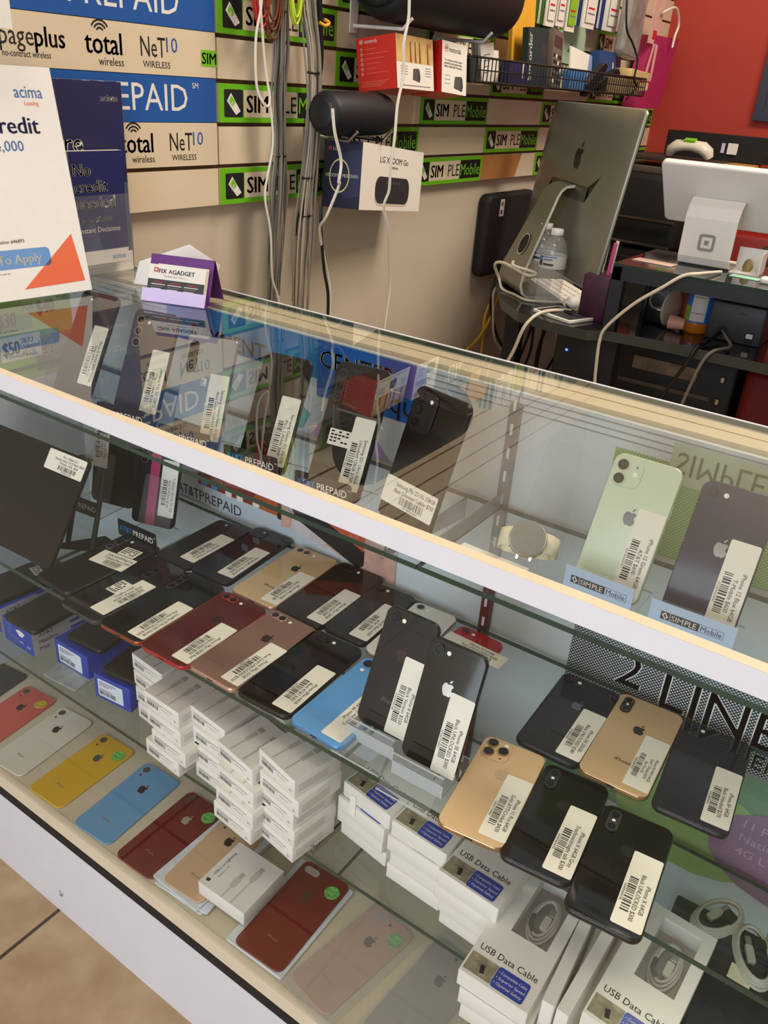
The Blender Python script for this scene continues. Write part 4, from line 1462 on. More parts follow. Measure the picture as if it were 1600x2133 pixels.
# business cards
cu = Vector((.0940, .0351, 0)).normalized()
cn = Vector((-cu.y, cu.x, 0))
t = thing('card_holder', 'purple business card holder on the counter, its lilac lip lightened for window light', 'card holder', frame((.1013, .324, ZT + .0003), cu, cn, (0, 0, 1)))
b = MB()
b.T = pose(0, 0, 0, 0, 68)
b.box(0, .100, 0, .020, -.0008, 0, LILAC)  # lip colour lightened for the window light falling on it
b.T = Matrix.Identity(4)
b.box(0, .100, 0, .030, 0, .001, PURPLE)
b.build('front_lip', t)
b = MB()
b.T = pose(0, .016, 0, 0, 68)
b.box(0, .100, 0, .066, -.001, 0, PURPLE)
b.T = pose(0, .068, 0, 0, 113)
b.box(0, .100, 0, .0655, -.001, 0, PURPLE)
b.build('folded_back', t)
t = thing('business_cards', 'stack of business cards in the purple holder', 'business cards', frame((.1013, .324, ZT + .0003), cu, cn, (0, 0, 1)) @ pose(0.006, .004, .003, 0, 68))
b = MB()
b.box(0, .089, 0, .051, -.010, 0, CARD)
b.box(.008, .088, 0, .054, -.012, -.010, CARD)
b.build('card_block', t)
b = MB()
b.rect(0, .089, 0, .030, .0003, DARKG)
z = .0006
b.rect(.008, .0145, .040, .0465, z, RED)
b.rect(.0104, .0121, .0412, .0453, z + .0002, CARD)
b.rect(.0092, .0133, .0424, .0441, z + .0002, CARD)
b.text('FIX', .0088, .0160, .0392, z, INK, 'l', .02, .014)
b.text('A', .0088, .0310, .0392, z, RED, 'l', .02)
b.text('GADGET', .0088, .0375, .0392, z, INK, 'l', .02, .040)
b.text('THE SMART WAY TO FIX IT', .0028, .024, .0342, z, GREYINK, 'l', 0, .042)
for cx in (.006, .032, .058):
    b.rect(cx + .004, cx + .020, .0255, .0265, z, RED)
    for k in range(6):
        b.rect(cx, cx + .022 - (k * 5 % 4) * .003, .0222 - k * .0032, .0232 - k * .0032, z, GREYINK if k % 2 else CARD)
b.build('print', t)
t = thing('folded_paper', 'crumpled white paper behind the purple card holder', 'paper', pose(.065, .405, ZT + .0004, 20))
b = MB()
for (rx, p) in ((68, [(-.055, 0), (.075, 0), (.085, .045), (.03, .070), (-.05, .035)]), (30, [(-.05, .0), (.03, .0), (.02, .03), (-.03, .035)])):
    b.T = pose(0, 0, 0, 0, rx)
    b.prism(p, 0, .0012, PAPER)
b.build('sheet', t)

# ------------------------------------------------------------------ goods hanging on the slat wall
WHOOK = mat('hook_white', (226, 222, 214), .35)


def hook(label, y, z, ln, m=WHOOK):
    t = thing('wall_hook', label, 'hook', Matrix.Translation((XS + .0022, y, z)), 'hooks on the slat wall')
    b = MB()
    b.box(0, .003, -.012, .012, -.012, .045, m)
    b.build('back_plate', t)
    b = MB()
    b.tube([(.002, 0, 0), (.015, 0, 0), (ln, 0, -.002), (ln + .02, 0, .016)], .0035, m, 8)
    b.build('rod', t)


hook('white hook under the left end of the big black speaker', 1.035, 1.3280, .12)
hook('white hook under the right end of the big black speaker', 1.352, 1.3280, .12)
hook('steel hook under the left half of the small pill speaker', .905, 1.1312, .10, STEEL)
hook('steel hook under the right half of the small pill speaker', 1.020, 1.1312, .10, STEEL)


def spk(label, y0, y1, x, z, R, ring, m):
    t = thing('speaker', label, 'speaker', frame((x, (y0 + y1) / 2, z), (1, 0, 0), (0, 0, -1), (0, 1, 0)))
    h = (y1 - y0) / 2
    b = MB()
    e = R * .42
    prof = [(R * .62, -h), (R * .80, -h + e * .12), (R * .95, -h + e * .5), (R, -h + e), (R * 1.02, 0), (R, h - e), (R * .95, h - e * .5), (R * .80, h - e * .12), (R * .62, h)]
    b.lathe(prof, m, 36)
    b.build('body', t)
    for s in (-1, 1):
        b = MB()
        p = [(R * .70, s * h * .985), (R * .74, s * (h + .003)), (R * .60, s * (h + .004)), (0.0005, s * (h + .006))]
        b.lathe(p, mat('speaker_cone', (26, 27, 30), .35), 36, 1.0, False, True)
        b.build('end_cap', t)
    return t


spk('big black barrel speaker on white hooks at the top', .985, 1.45, .025, 1.4145, .0795, 1, mat('speaker_black', (18, 18, 20), .6, noise=.2, nscale=300))
spk('small dark pill speaker above the navy speaker carton', .845, 1.045, .012, 1.1755, .0385, 1, mat('speaker_navy', (20, 21, 28), .55, noise=.2, nscale=300))


def carton(label, O, uu, v, w, a, bb, h, mleft, mright, mtop, dl, dr, name='speaker_box'):
    """O = lower front edge; left face spans O-u*a, right face O+v*b, height along w"""
    uu, v, w = (Vector(q).normalized() for q in (uu, v, w))
    v = (v - uu * v.dot(uu)).normalized()
    w = uu.cross(v)
    t = thing(name, label, 'box', frame(O, uu, v, w))
    b = MB()
    b.box(-a, 0, 0, bb, 0, h, mtop)
    b.build('carton', t)
    b = MB()
    b.T = frame((-a, -.0004, 0), (1, 0, 0), (0, 0, 1), (0, -1, 0))
    b.rect(0, a, 0, h, 0, mleft)
    dl(b, a, h)
    b.build('left_print', t)
    b = MB()
    b.T = frame((.0004, 0, 0), (0, 1, 0), (0, 0, 1), (1, 0, 0))
    b.rect(0, bb, 0, h, 0, mright)
    dr(b, bb, h)
    b.build('right_print', t)
    return t


CN = mat('carton_navy', (30, 32, 58), .35)
CN2 = mat('carton_navy_light', (46, 50, 82), .35)


def xb_l(b, w, h):
    b.poly([(w * .30, h * .30), (w * .42, h * .78), (w * .7, h * .86), (w, h * .88), (w, h * .2), (w * .6, h * .15)], .0003, CN2)
    b.ringd(w * .44, h * .48, .0, .030, .0006, CN, 30, .72)
    b.ringd(w * .44, h * .48, .0285, .0315, .0009, mat('printed_glow_ring', (226, 216, 140), .4), 30, .72)
    b.disc(w * .16, h * .88, .0038, .0006, mat('logo_crimson', (190, 60, 90), .4))
    b.text('LG', .010, w * .24, h * .85, .0006, CARD, 'l', .03)
    b.text('XBOOM X MERIDIAN', .0095, w * .5, h * .46, .0012, CARD, 'c', .02, w * .86)


def xb_r(b, w, h):
    b.text('LG XBOOM Go', .017, w * .50, h * .74, .0003, DARKG, 'c', .01, w * .50, 1.25)
    b.text('AI MERIDIAN', .0065, w * .50, h * .66, .0003, GREYINK, 'c', .02, w * .30)
    S1 = mat('printed_speaker', (52, 48, 54), .4, noise=.15, nscale=120)
    b.plate(w * .56, h * .40, .020, .0003, mat('printed_soft_grey', (206, 196, 180), .5), w * .50, h * .27)
    b.plate(w * .56, h * .42, .022, .0006, S1, w * .50, h * .32)
    for k in range(5):
        b.disc(w * (.40 + .05 * k), h * .44, .0018, .0009, GREYINK, 8)


carton('navy and cream speaker carton hanging below the small pill speaker', (.05, .9237, 1.0051), (.9866, .1603, .0299), (-.1566, .9826, -.0996), (0, 0, 1), .0841, .305, .1245, CN, CARD, CN, xb_l, xb_r)
CRD = mat('carton_red', (206, 40, 26), .4)


def batwing(b, x, y, r, m, m2):
    b.ringd(x, y, r * .86, r, .0004, m2, 20)
    b.poly([(x - r * .6, y - r * .45), (x - r * .3, y + r * .6), (x, y - r * .05), (x + r * .3, y + r * .6), (x + r * .6, y - r * .45), (x + r * .28, y - r * .1), (x, y - r * .5), (x - r * .28, y - r * .1)], .0005, m)


def mo_l(b, w, h):
    batwing(b, w * .13, h * .92, .0042, CARD, CARD)
    b.text('motorola', .0105, w * .22, h * .885, .0004, CARD, 'l', .02, w * .32)
    for k in range(6):
        b.ringd(w * .13, h * (.78 - k * .09), .0020, .0026, .0004, CARD, 10)
        b.rect(w * .22, w * (.50 + .4 * ((k * 3) % 4) / 4), h * (.775 - k * .09), h * (.785 - k * .09), .0004, ORANGE)
    for k in range(4):
        b.rect(w * .08, w * (.8 - .06 * k), h * (.17 - .03 * k), h * (.18 - .03 * k), .0004, ORANGE)


def mo_speaker(b, x, y, s):
    G1 = mat('printed_fabric', (84, 78, 78), .6, noise=.15, nscale=300)
    b.poly([(x - s, y - .55 * s), (x - .8 * s, y + .65 * s), (x + .5 * s, y + .75 * s), (x + .3 * s, y - .75 * s)], .0006, G1)
    b.poly([(x + .3 * s, y - .75 * s), (x + .5 * s, y + .75 * s), (x + .72 * s, y + .55 * s), (x + .9 * s, y - .3 * s), (x + .7 * s, y - .8 * s)], .0006, mat('printed_fabric_dark', (60, 56, 58), .6))


def mo_r(b, w, h):
    PB = mat('printed_beige', (214, 178, 116), .4, noise=.15, nscale=60)
    b.rect(0, w, h * .50, h, .0003, PB)
    for x in (.16, .35, .48, .60, .82):
        b.prism([(w * x, h * .52), (w * (x + .05), h * .5), (w * (x + .03), h * .9), (w * (x + .01), h * .9)], .0005, .0006, mat('printed_brown', (122, 84, 50), .5))
    batwing(b, w * .90, h * .86, .0060, RED, RED)
    mo_speaker(b, w * .52, h * .28, h * .17)
    for k in range(4):
        b.rect(w * .10, w * .28, h * (.42 - .05 * k), h * (.43 - .05 * k), .0004, GREYINK)
        b.rect(w * .76, w * .92, h * (.42 - .05 * k), h * (.43 - .05 * k), .0004, GREYINK)
    b.rect(w * .1, w * .9, h * .06, h * .075, .0004, GREYINK)


def mo_w(b, w, h):
    batwing(b, w * .17, h * .87, .0068, RED, RED)
    b.text('motorola', .0150, w * .28, h * .80, .0004, DARKG, 'l', .0, w * .46)
    for k, q in enumerate((.62, .56, .50)):
        b.text(('True wireless portable speaker', 'powerful dual passive bass', 'built-in subwoofer & battery')[k], .0062, w * .09, h * q, .0004, (GREYINK, INK, INK)[k], 'l', .01, w * .72)
    mo_speaker(b, w * .68, h * .22, h * .19)
    for k in range(3):
        b.rect(w * .12, w * .34, h * (.34 - .08 * k), h * (.35 - .08 * k), .0004, SKYB)


def blank(b, w, h):
    pass


carton('red speaker carton with a picture side, under the big speaker', (.06, 1.018, 1.2255), (.9867, .0556, .1527), (-.054, .9984, -.0146), (0, 0, 1), .0893, .1480, .0939, CRD, CARD, CRD, mo_l, mo_r)
carton('white speaker carton with red side, right of the red one', (.06, 1.1830, 1.2238), (.985, -.06, .14), (.06, .995, -.06), (0, 0, 1), .08, .0934, .0963, CRD, CARD, CRD, blank, mo_w)
hook('white hook behind the red speaker carton', 1.11, 1.235, .03)
hook('white hook behind the navy speaker carton', 1.09, 1.09, .03)
hook('white hook behind the white speaker carton', 1.235, 1.235, .03)

# hanging cable bundles
CG = mat('cable_grey', (140, 134, 124), .5)
CGD = mat('cable_dark_grey', (104, 100, 94), .5)
CGL = mat('cable_light_grey', (184, 174, 158), .5)
CWH = mat('cable_white_pale', (226, 220, 208), .45)


def bundle(label, path, nwires, spread, mats, seed, ties=()):
    t = thing('cable_bundle', label, 'cables', Matrix.Translation(path[0]))
    o = Vector(path[0])
    r = random.Random(seed)
    for i in range(nwires):
        a = r.uniform(0, 6.28)
        q = spread * math.sqrt(r.random())
        pts = []
        for j, p in enumerate(path):
            k = 1 + (.9 if j > len(path) * .55 else .25) * r.random()
            pts.append((p[0] - o.x + .45 * q * math.cos(a) * k + r.uniform(-.001, .001), p[1] - o.y + q * math.sin(a) * k + r.uniform(-.003, .003), p[2] - o.z))
        cut = len(pts) if r.random() < .75 else len(pts) - 1
        MB().tube(pts[:cut], r.choice((.0016, .0019, .0022)), r.choice(mats), 6, 4).build('cable', t)
    for z in ties:
        j = min(range(len(path)), key=lambda k: abs(path[k][2] - z))
        b = MB()
        b.T = Matrix.Translation((path[j][0] - o.x, path[j][1] - o.y, z - o.z))
        b.lathe([(spread * .8, -.002), (spread * .95, 0), (spread * .8, .002)], BLACK, 14, .6)
        b.build('cable_tie', t)


bundle('dark grey cable bundle hanging on the slat wall, left of the lighter one', [(-.028, .7715, 1.46), (-.028, .7735, 1.3463), (-.026, .7753, 1.2749), (-.026, .7690, 1.1995), (-.026, .7728, 1.1209), (-.028, .7701, 1.0383), (-.030, .7687, .9516), (-.030, .7600, .8429), (-.030, .758, .74)], 18, .017, [CG, CGD, CGD], 3, (1.33, 1.10))
bundle('light grey cable bundle hanging on the slat wall beside the speaker carton', [(-.024, .828, 1.46), (-.024, .8352, 1.3526), (-.022, .8516, 1.2798), (-.022, .8600, 1.202), (-.022, .8557, 1.1199), (-.024, .8476, 1.0342), (-.026, .8380, .9451), (-.028, .8329, .8219), (-.028, .832, .74)], 22, .020, [CGL, CGL, CG], 4, (1.24, 1.06, .99))


def wire(label, pts, r, m, name='cable', cat='cable', group=None, sm=6):
    o = Vector(pts[0])
    b = MB().tube([tuple(Vector(p) - o) for p in pts], r, m, 8, sm)
    return tag(b.build(name, None, Matrix.Translation(o)), label, cat, group)


wire('looped white cable hanging left of the dark grey bundle', [(.0, .690, 1.42), (0, .6954, 1.339), (0, .6815, 1.2836), (0, .6835, 1.2131), (.004, .7014, 1.1843), (.004, .712, 1.195), (0, .7050, 1.24), (0, .6975, 1.2906), (0, .6917, 1.345), (0, .690, 1.42)], .0022, CWH)
wire('thin white cable falling behind the counter left of the bundles', [(.004, .7124, 1.19), (.004, .7203, 1.1236), (.004, .700, 1.0441), (.004, .712, .99), (.004, .7166, .9592), (.0, .725, .89), (0, .7433, .8444), (0, .75, .76)], .0020, CWH)
wire('black cable bundle behind the light grey cables', [(-.03, .8809, 1.45), (-.03, .8809, 1.357), (-.03, .8882, 1.2972), (-.03, .8892, 1.2503), (-.03, .872, 1.19), (-.03, .872, 1.05), (-.034, .845, .99), (-.034, .84, .95)], .0055, BLACK)
wire('yellow cable tie on the black cable', [(-.026, .878, 1.322), (-.022, .890, 1.318), (-.022, .902, 1.323), (-.024, .89, 1.328)], .003, YEL)
wire('white and black audio cable hanging before the navy speaker carton', [(.145, .707, 1.19), (.145, .715, 1.155), (.14, .742, 1.1097), (.14, .738, 1.0764), (.13, .752, 1.0677), (.11, .745, 1.014), (.06, .79, .9784), (.03, .8526, .8955), (.03, .868, .8456), (.03, .867, .78)], .0026, CWH)
wire('black plug cable hanging next to the audio cable', [(.05, .805, 1.02), (.05, .806, .98), (.04, .832, .90), (.04, .848, .8456), (.04, .85, .77)], .0030, BLACK)


def hank(label, y, z, w, h, m, n, seed):
    t = thing('cable_hank', label, 'cable', Matrix.Translation((-.030, y, z)), 'coloured cable hanks')
    r = random.Random(seed)
    b = MB()
    for i in range(n):
        q = 1 - .06 * i + r.uniform(-.04, .04)
        b.tube([(.004 * math.sin(i * 2) + .010, w * q * math.sin(a) * .5, -h * .5 - h * q * .5 * math.cos(a)) for a in [k * .5236 for k in range(12)]], .0019, m, 6, 2, True)
    b.build('loops', t)


hank('red cable hank at the top of the slat wall', .715, 1.43, .040, .130, mat('cable_red', (178, 36, 32), .45), 7, 1)
hank('brown cable hank beside the red one', .742, 1.42, .048, .135, mat('cable_brown', (110, 56, 34), .45), 8, 2)
hank('neon yellow cable hank between the grey bundles', .803, 1.43, .030, .120, mat('cable_neon', (200, 226, 60), .45), 5, 3)
wire('long white cable hanging in front of the speakers and cartons', [(.18, .845, 1.46), (.18, .858, 1.3575), (.18, .859, 1.3285), (.18, .850, 1.2914), (.18, .856, 1.247), (.18, .844, 1.2009), (.18, .842, 1.1459), (.175, .843, 1.0970), (.17, .850, 1.0594), (.16, .851, 1.0293), (.15, .885, .9837), (.13, .925, .9189), (.12, .9502, .8599), (.12, .9399, .7718), (.12, .94, .70)], .0026, CWH)

# wire basket shelf with its contents
WB = mat('basket_black', (20, 20, 21), .4)
t = thing('wire_basket', 'long black wire basket shelf on the slat wall above the monitor', 'basket', Matrix.Translation((XS + .002, 1.29, 1.245)))
L, DP, H = 1.08, .145, .050
b = MB()
b.box(.0, DP, 0, L, 0, .0016, WB)
b.build('bottom_tray', t)
b = MB()
for z in (.003, .026, H):
    b.bar((DP, 0, z), (DP, L, z), .0024 if z != .026 else .0014, WB)
for i in range(62):
    y = L * i / 61
    b.bar((DP, y, .002), (DP, y, H), .0015, WB)
b.build('front_grid', t)
for y in (0, L):
    b = MB()
    for z in (.003, H):
        b.bar((0, y, z), (DP, y, z), .0022, WB)
    for i in range(8):
        b.bar((DP * i / 7, y, .002), (DP * i / 7, y, H), .0015, WB)
    if y == 0:
        b.box(.0, DP, -.0015, .0015, 0, H * .95, WB)
    b.build('end_grid', t)
ZB = 1.2470


def slabthing(name, label, cat, M, w, h, th, m, draw=None, group=None):
    t = thing(name, label, cat, M, group)
    MB().box(-w / 2, w / 2, 0, h, -th, 0, m).build('body', t)
    if draw:
        b = MB()
        draw(b, w, h)
        b.build('print', t)
    return t


def inwall(x, y, z, yaw=0, leanb=0, roll=0):
    return wallframe(x, y, z) @ Matrix.Rotation(D(yaw), 4, 'Y') @ Matrix.Rotation(D(-leanb), 4, 'X') @ Matrix.Rotation(D(roll), 4, 'Z')


def d_cards(b, w, h):
    for k in range(4):
        b.rect(-w * .3, w * (.2 - .05 * k), h * (.7 - .15 * k), h * (.73 - .15 * k), .0003, GREYINK)


for i in range(3):
    slabthing('card_pack', 'cream card pack standing in the left end of the basket, %s' % ['front one', 'middle one', 'rear one'][i], 'card pack', inwall(.048 - i * .013, 1.405 + .008 * i, ZB + .002, 0, 6, 8), .062, .078 + .004 * i, .007, CARD if i != 1 else mat('pack_cream', (224, 206, 168), .5), d_cards)
slabthing('card_pack', 'low white card pack with pink mark in the left part of the basket', 'card pack', inwall(.0, 1.50, ZB + .002, 0, 8), .09, .070, .008, CARD, lambda b, w, h: b.ringd(-w * .1, h * .7, .006, .010, .0003, PINK, 14))
slabthing('adapter_box', 'dark blue small box behind the basket grid', 'box', inwall(.052, 1.545, ZB + .002, 0, 3), .10, .048, .022, NAVY, lambda b, w, h: b.rect(w * .20, w * .30, h * .3, h * .95, .0003, CARD))


def d_book(b, w, h):
    b.text('bus order', .026, -w * .30, h * .12, .0004, CARD, 'l', .03, h * .80, 1, 90)
    b.disc(w * .28, h * .62, .016, .0004, DARKG)


slabthing('order_book', 'dark green order book standing in the basket', 'book', inwall(.050, 1.655, ZB + .002, -4, 5, 3), .100, .128, .016, mat('book_dark_green', (26, 52, 56), .4), d_book)


def d_calc(b, w, h):
    b.rect(-w * .40, w * .40, h * .70, h * .90, .0004, mat('calc_screen', (74, 62, 56), .2))
    for r in range(5):
        for q in range(4):
            b.rect(-w * .40 + q * w * .21, -w * .40 + q * w * .21 + w * .15, h * (.08 + r * .11), h * (.145 + r * .11), .0006, BLACK if (r + q) % 5 else CARD)


slabthing('calculator', 'grey calculator leaning in the basket beside the order book', 'calculator', inwall(.046, 1.775, ZB + .002, 6, 6, -5), .078, .132, .014, mat('calc_grey', (112, 102, 94), .4), d_calc)
slabthing('padded_envelope', 'yellow padded envelope standing behind the order book', 'envelope', inwall(.004, 1.66, ZB + .002, 0, 3, 5), .120, .200, .010, mat('envelope_yellow', (232, 172, 48), .6, noise=.08, nscale=30))
slabthing('brochure', 'white and blue brochure leaning in the middle of the basket', 'brochure', inwall(.040, 1.955, ZB + .002, 0, 10, -6), .150, .098, .004, CARD, lambda b, w, h: (b.poly([(w * .18, 0), (w * .5, 0), (w * .5, h), (w * .38, h)], .0003, mat('brochure_blue', (132, 150, 206), .5)), b.text('wifi', .022, w * .12, h * .12, .0006, NAVY, 'l', .02, .06, 1, 60)))
slabthing('tape_pack', 'light blue rounded pack in the middle of the basket', 'pack', inwall(.062, 1.880, ZB + .002, 0, 5), .110, .045, .02, mat('pack_blue', (70, 130, 196), .4))
slabthing('leaflet_stack', 'upright blue leaflets at the right end of the basket', 'leaflets', inwall(.030, 2.170, ZB + .002, 0, 6), .130, .108, .030, mat('leaflet_blue', (40, 76, 132), .35), lambda b, w, h: b.rect(w * .30, w * .36, h * .1, h * .75, .0003, CARD))
slabthing('leaflet_stack', 'purple leaflet beside the upright blue leaflets', 'leaflets', inwall(.000, 2.300, ZB + .002, 0, 6), .110, .110, .012, mat('leaflet_purple', (66, 48, 112), .4), lambda b, w, h: b.text('kids', .02, 0, h * .55, .0003, CARD, 'c', .02))
for i, (y, a) in enumerate(((2.01, 18), (2.105, 8))):
    t = thing('stapler', ['black stapler sticking out of the basket, left one', 'black stapler lying in the basket, right one'][i], 'stapler', inwall(.062, y, ZB + .004, 0, 0, a))
    b = MB()
    b.slab(.12, .012, .005, -.020, -.002, BLACK, .002, 4, 0, .006)
    b.build('base', t)
    b = MB()
    b.prism([(-.06, .014), (.05, .018), (.085, .040), (.07, .052), (.02, .046), (-.05, .030)], -.021, -.001, BLACK)
    b.build('arm', t)
for i, (y, z, a) in enumerate(((2.375, .046, -2), (2.380, .012, 3))):
    t = thing('wood_block', ['upper pale wooden block at the right end of the basket', 'lower pale wooden block at the right end of the basket'][i], 'wooden block', inwall(.055, y, ZB + z, 0, 0, a))
    MB().slab(.17, .024, .003, -.06, 0, WOOD, .002, 3, 0, .012).build('block', t)
slabthing('sticky_pads', 'tan paper pads lying in the right part of the basket', 'paper pads', inwall(.066, 2.22, ZB + .001, 0, 2), .26, .042, .05, mat('pad_tan', (170, 146, 104), .6, noise=.2, nscale=80))

# packs hanging above the basket
for i, (y, z, w, h, col, lab) in enumerate(((1.800, 1.400, .055, .12, (64, 130, 40), 'green card packs hanging above the calculator'),
                                            (1.862, 1.405, .050, .12, (206, 190, 172), 'cream card packs hanging right of the green ones'),
                                            (1.930, 1.398, .060, .12, (140, 190, 40), 'lime card packs hanging between cream and blue packs'),
                                            (2.050, 1.415, .090, .12, (44, 82, 140), 'blue and white card packs hanging above the brochure'),
                                            (2.215, 1.420, .100, .14, (46, 60, 150), 'dark blue card packs hanging above the upright leaflets'))):
    t = thing('card_pack', lab, 'card pack', inwall(-.012, y, z, 0, 0), 'card packs hanging above the basket')
    m = mat('hung_pack_%d' % i, col, .4)
    b = MB()
    for k in range(6):
        b.box(-w / 2 + k * .002, w / 2 + k * .002, -.002 * k, h, -.045 + k * .008, -.040 + k * .008, m if k % 2 == 0 else CARD)
    b.build('cards', t)
    b = MB()
    b.rect(-w * .2, w * .55, .004, h * .8, .0034, CARD if i != 2 else m)
    b.rect(-w * .1, w * .4, h * .3, h * .34, .0037, RED)
    b.rect(-w * .1, w * .45, h * .2, h * .23, .0037, GREYINK)
    b.build('front_print', t)
slabthing('poster', 'pale green sheet pinned behind the hanging card packs', 'poster', inwall(XS + .006, 2.08, 1.315, 0, 0, -2), .20, .14, .001, mat('sheet_green', (176, 202, 176), .6), lambda b, w, h: b.poly([(-.02, .03), (.03, .03), (.005, .055)], .0003, mat('sheet_mark', (40, 110, 96), .5)))
t = thing('plastic_bag', 'clear bag of small parts hanging at the right end of the slat wall', 'plastic bag', inwall(.03, 2.29, 1.345, 0, 0, -3))
b = MB()
b.slab(.14, .21, .02, -.02, .012, mat('bag_clear_grey', (150, 146, 142), .12, noise=.35, nscale=22, alpha=.75), .009, 5, 0, .105)
b.build('film', t)
b = MB()
b.slab(.06, .10, .01, -.012, .0, mat('parts_orange', (176, 104, 54), .4, noise=.3, nscale=40), .004, 4, .05, .12)
b.build('parts', t)
t = thing('gift_bag', 'magenta gift bag with pale ribbons hanging at the wall corner', 'bag', inwall(.012, 2.655, 1.215, 0, 0, 2))
b = MB()
b.prism([(-.15, 0), (.09, -.005), (.16, .21), (-.075, .215)], -.05, .0, PINK)
b.build('paper_bag', t)
b = MB()
RBN = mat('ribbon', (236, 180, 176), .5)
b.prism([(-.09, .19), (-.075, .19), (-.11, .09), (-.13, .09)], .001, .002, RBN)
b.prism([(-.07, .19), (-.045, .185), (-.055, .08), (-.07, .08)], .001, .002, RBN)
b.build('ribbon', t)
slabthing('hanging_tag', 'pink and white tag hanging above the magenta gift bag', 'tag', inwall(.01, 2.56, 1.40, 0, 0, -2), .09, .13, .004, mat('tag_pink', (222, 178, 168), .5), lambda b, w, h: b.rect(-w * .2, w * .2, h * .1, h * .3, .0003, RED))
wire('white charging cable hanging beside the pink tag at the corner', [(.02, 2.57, 1.49), (.03, 2.66, 1.5114), (.03, 2.72, 1.47), (.03, 2.705, 1.4344), (.03, 2.70, 1.40)], .004, CWH)
wire('thin black cable hanging over the right end of the basket', [(.05, 2.15, 1.52), (.06, 2.17, 1.42), (.07, 2.22, 1.38), (.085, 2.24, 1.34), (.085, 2.24, 1.29), (.085, 2.27, 1.27), (.08, 2.22, 1.235)], .003, BLACK)
# ------------------------------------------------------------------ desk in the corner
ZK, ZR = .780, .923
DG = mat('desk_glass_black', (26, 26, 25), .08, noise=.25, nscale=8)
FRM = mat('desk_frame_blueblack', (30, 34, 42), .4)
t = thing('desk', 'black glass corner desk with rounded end behind the counter', 'desk', Matrix.Translation((.1, 1.3, 0)))
b = MB()
P = [(-.085, 2.30), (-.06, 1.80), (.0236, 1.622), (.060, 1.555), (.1009, 1.490), (.1704, 1.3734), (.2542, 1.2953), (.3527, 1.2682), (.437, 1.268), (.4722, 1.3019), (.6072, 1.3176), (.808, 1.315), (1.6, 1.315), (1.6, 1.95), (.75, 1.95), (.45, 2.30)]
b.prism([(x - .1, y - 1.3) for x, y in P], ZK - .022, ZK, mat('desk_edge', (58, 60, 54), .3), DG)
b.build('glass_top', t)
for (x, y) in ((.155, 1.50), (.470, 1.345), (1.2, 1.34)):
    b = MB()
    b.box(x - .1 - .020, x - .1 + .020, y - 1.3 - .018, y - 1.3 + .018, 0, ZK - .0222, BLACKM)
    b.build('leg', t)
b = MB()
b.bar((.06, .22, .05), (.37, .06, ZK - .05), .008, BLACKM)
b.bar((.38, .035, .62), (.85, .035, .40), .007, mat('brace_grey', (66, 62, 60), .4))
b.build('brace', t)
t = thing('desk_riser', 'dark metal and glass riser shelf on the desk under the payment terminal', 'riser', Matrix.Translation((.475, 1.31, ZK)))
b = MB()
b.box(-.022, 1.0, 0, .28, ZR - ZK - .006, ZR - ZK, mat('riser_glass', (52, 50, 48), .06), side=EDGE)
b.build('glass_top', t)
b = MB()
b.box(-.022, 1.0, .002, .022, ZR - ZK - .034, ZR - ZK - .0062, FRM)
b.box(-.022, 1.0, .258, .278, ZR - ZK - .034, ZR - ZK - .0062, FRM)
b.box(-.022, -.002, .002, .278, ZR - ZK - .034, ZR - ZK - .0062, FRM)
b.build('rail', t)
for y in (.002, .256):
    b = MB()
    b.box(-.022, .006, y, y + .022, .0003, ZR - ZK - .0342, FRM)
    b.build('leg', t)

# all-in-one computer seen from behind
BODY = mat('aluminium', (150, 148, 132), .38, .6)
t = thing('computer', 'silver all-in-one computer seen from behind on the corner desk', 'computer', Matrix.Translation((.2068, 1.5565, ZK)) @ Matrix.Rotation(D(-44.7), 4, 'Z'))
PW, PH = .528, .387
b = MB()
T0 = Matrix.Translation((0, 0, .057)) @ Matrix.Rotation(D(82.6), 4, 'X')
b.T = T0
# slightly bulged back: rings shrink outward behind the panel (local z is toward the viewer side)
R0 = []
for (ins, z) in ((0, -.005), (0, 0), (.004, .0025), (.05, .0085), (.10, .0125), (.15, .0145)):
    w, l = PW - 2 * ins, PH - 2 * ins * .8
    R0.append([(x, y + PH / 2, z) for x, y in b.rr(w, l, max(.016, .016 + ins * .5), 6)])
b.rings(R0, BODY, True)
b.apple(.012, PH * .70, .046, .0150, LG_D)
b.build('rear_shell', t)
b = MB()
b.T = T0
b.slab(PW, PH, .016, -.0075, -.005, BLACK, .0005, 6, 0, PH / 2)
b.build('screen', t)
b = MB()
# stand: bent plate, hinge down to the desk and forward under the screen
prof = [(.012, .262), (-.010, .259), (-.022, .250), (-.030, .238), (-.037, .220), (-.100, .060), (-.106, .030), (-.100, .012), (-.088, .004), (-.06, .0032), (.08, .0032)]
n = len(prof)
W2 = [.042, .044, .047, .050, .053, .078, .083, .085, .085, .085, .085]
vs = []
for k, (y, z) in enumerate(prof):
    y0, z0 = prof[max(k - 1, 0)]
    y1, z1 = prof[min(k + 1, n - 1)]
    d = Vector((y1 - y0, z1 - z0)).normalized()
    nx, nz = d.y * .003, -d.x * .003
    vs += [(-W2[k], y - nx, z - nz), (W2[k], y - nx, z - nz), (W2[k], y + nx, z + nz), (-W2[k], y + nx, z + nz)]
fs = []
es = []
for k in range(n - 1):
    a, c = k * 4, k * 4 + 4
    fs += [(a, a + 1, c + 1, c), (a + 2, a + 3, c + 3, c + 2)]
    es += [(a + 1, a + 2, c + 2, c + 1), (a + 3, a, c, c + 3)]
b.add(vs, fs, BODY, True)
b.add(vs, es, mat('stand_edge_bright', (226, 224, 216), .25, .5))
b.build('stand', t)
b = MB()
yc, zc = -.0785, .116
ex, ez = Vector((1, 0, 0)), Vector((0, .063, .160)).normalized()
nrm = Vector((0, -.975, -.223))
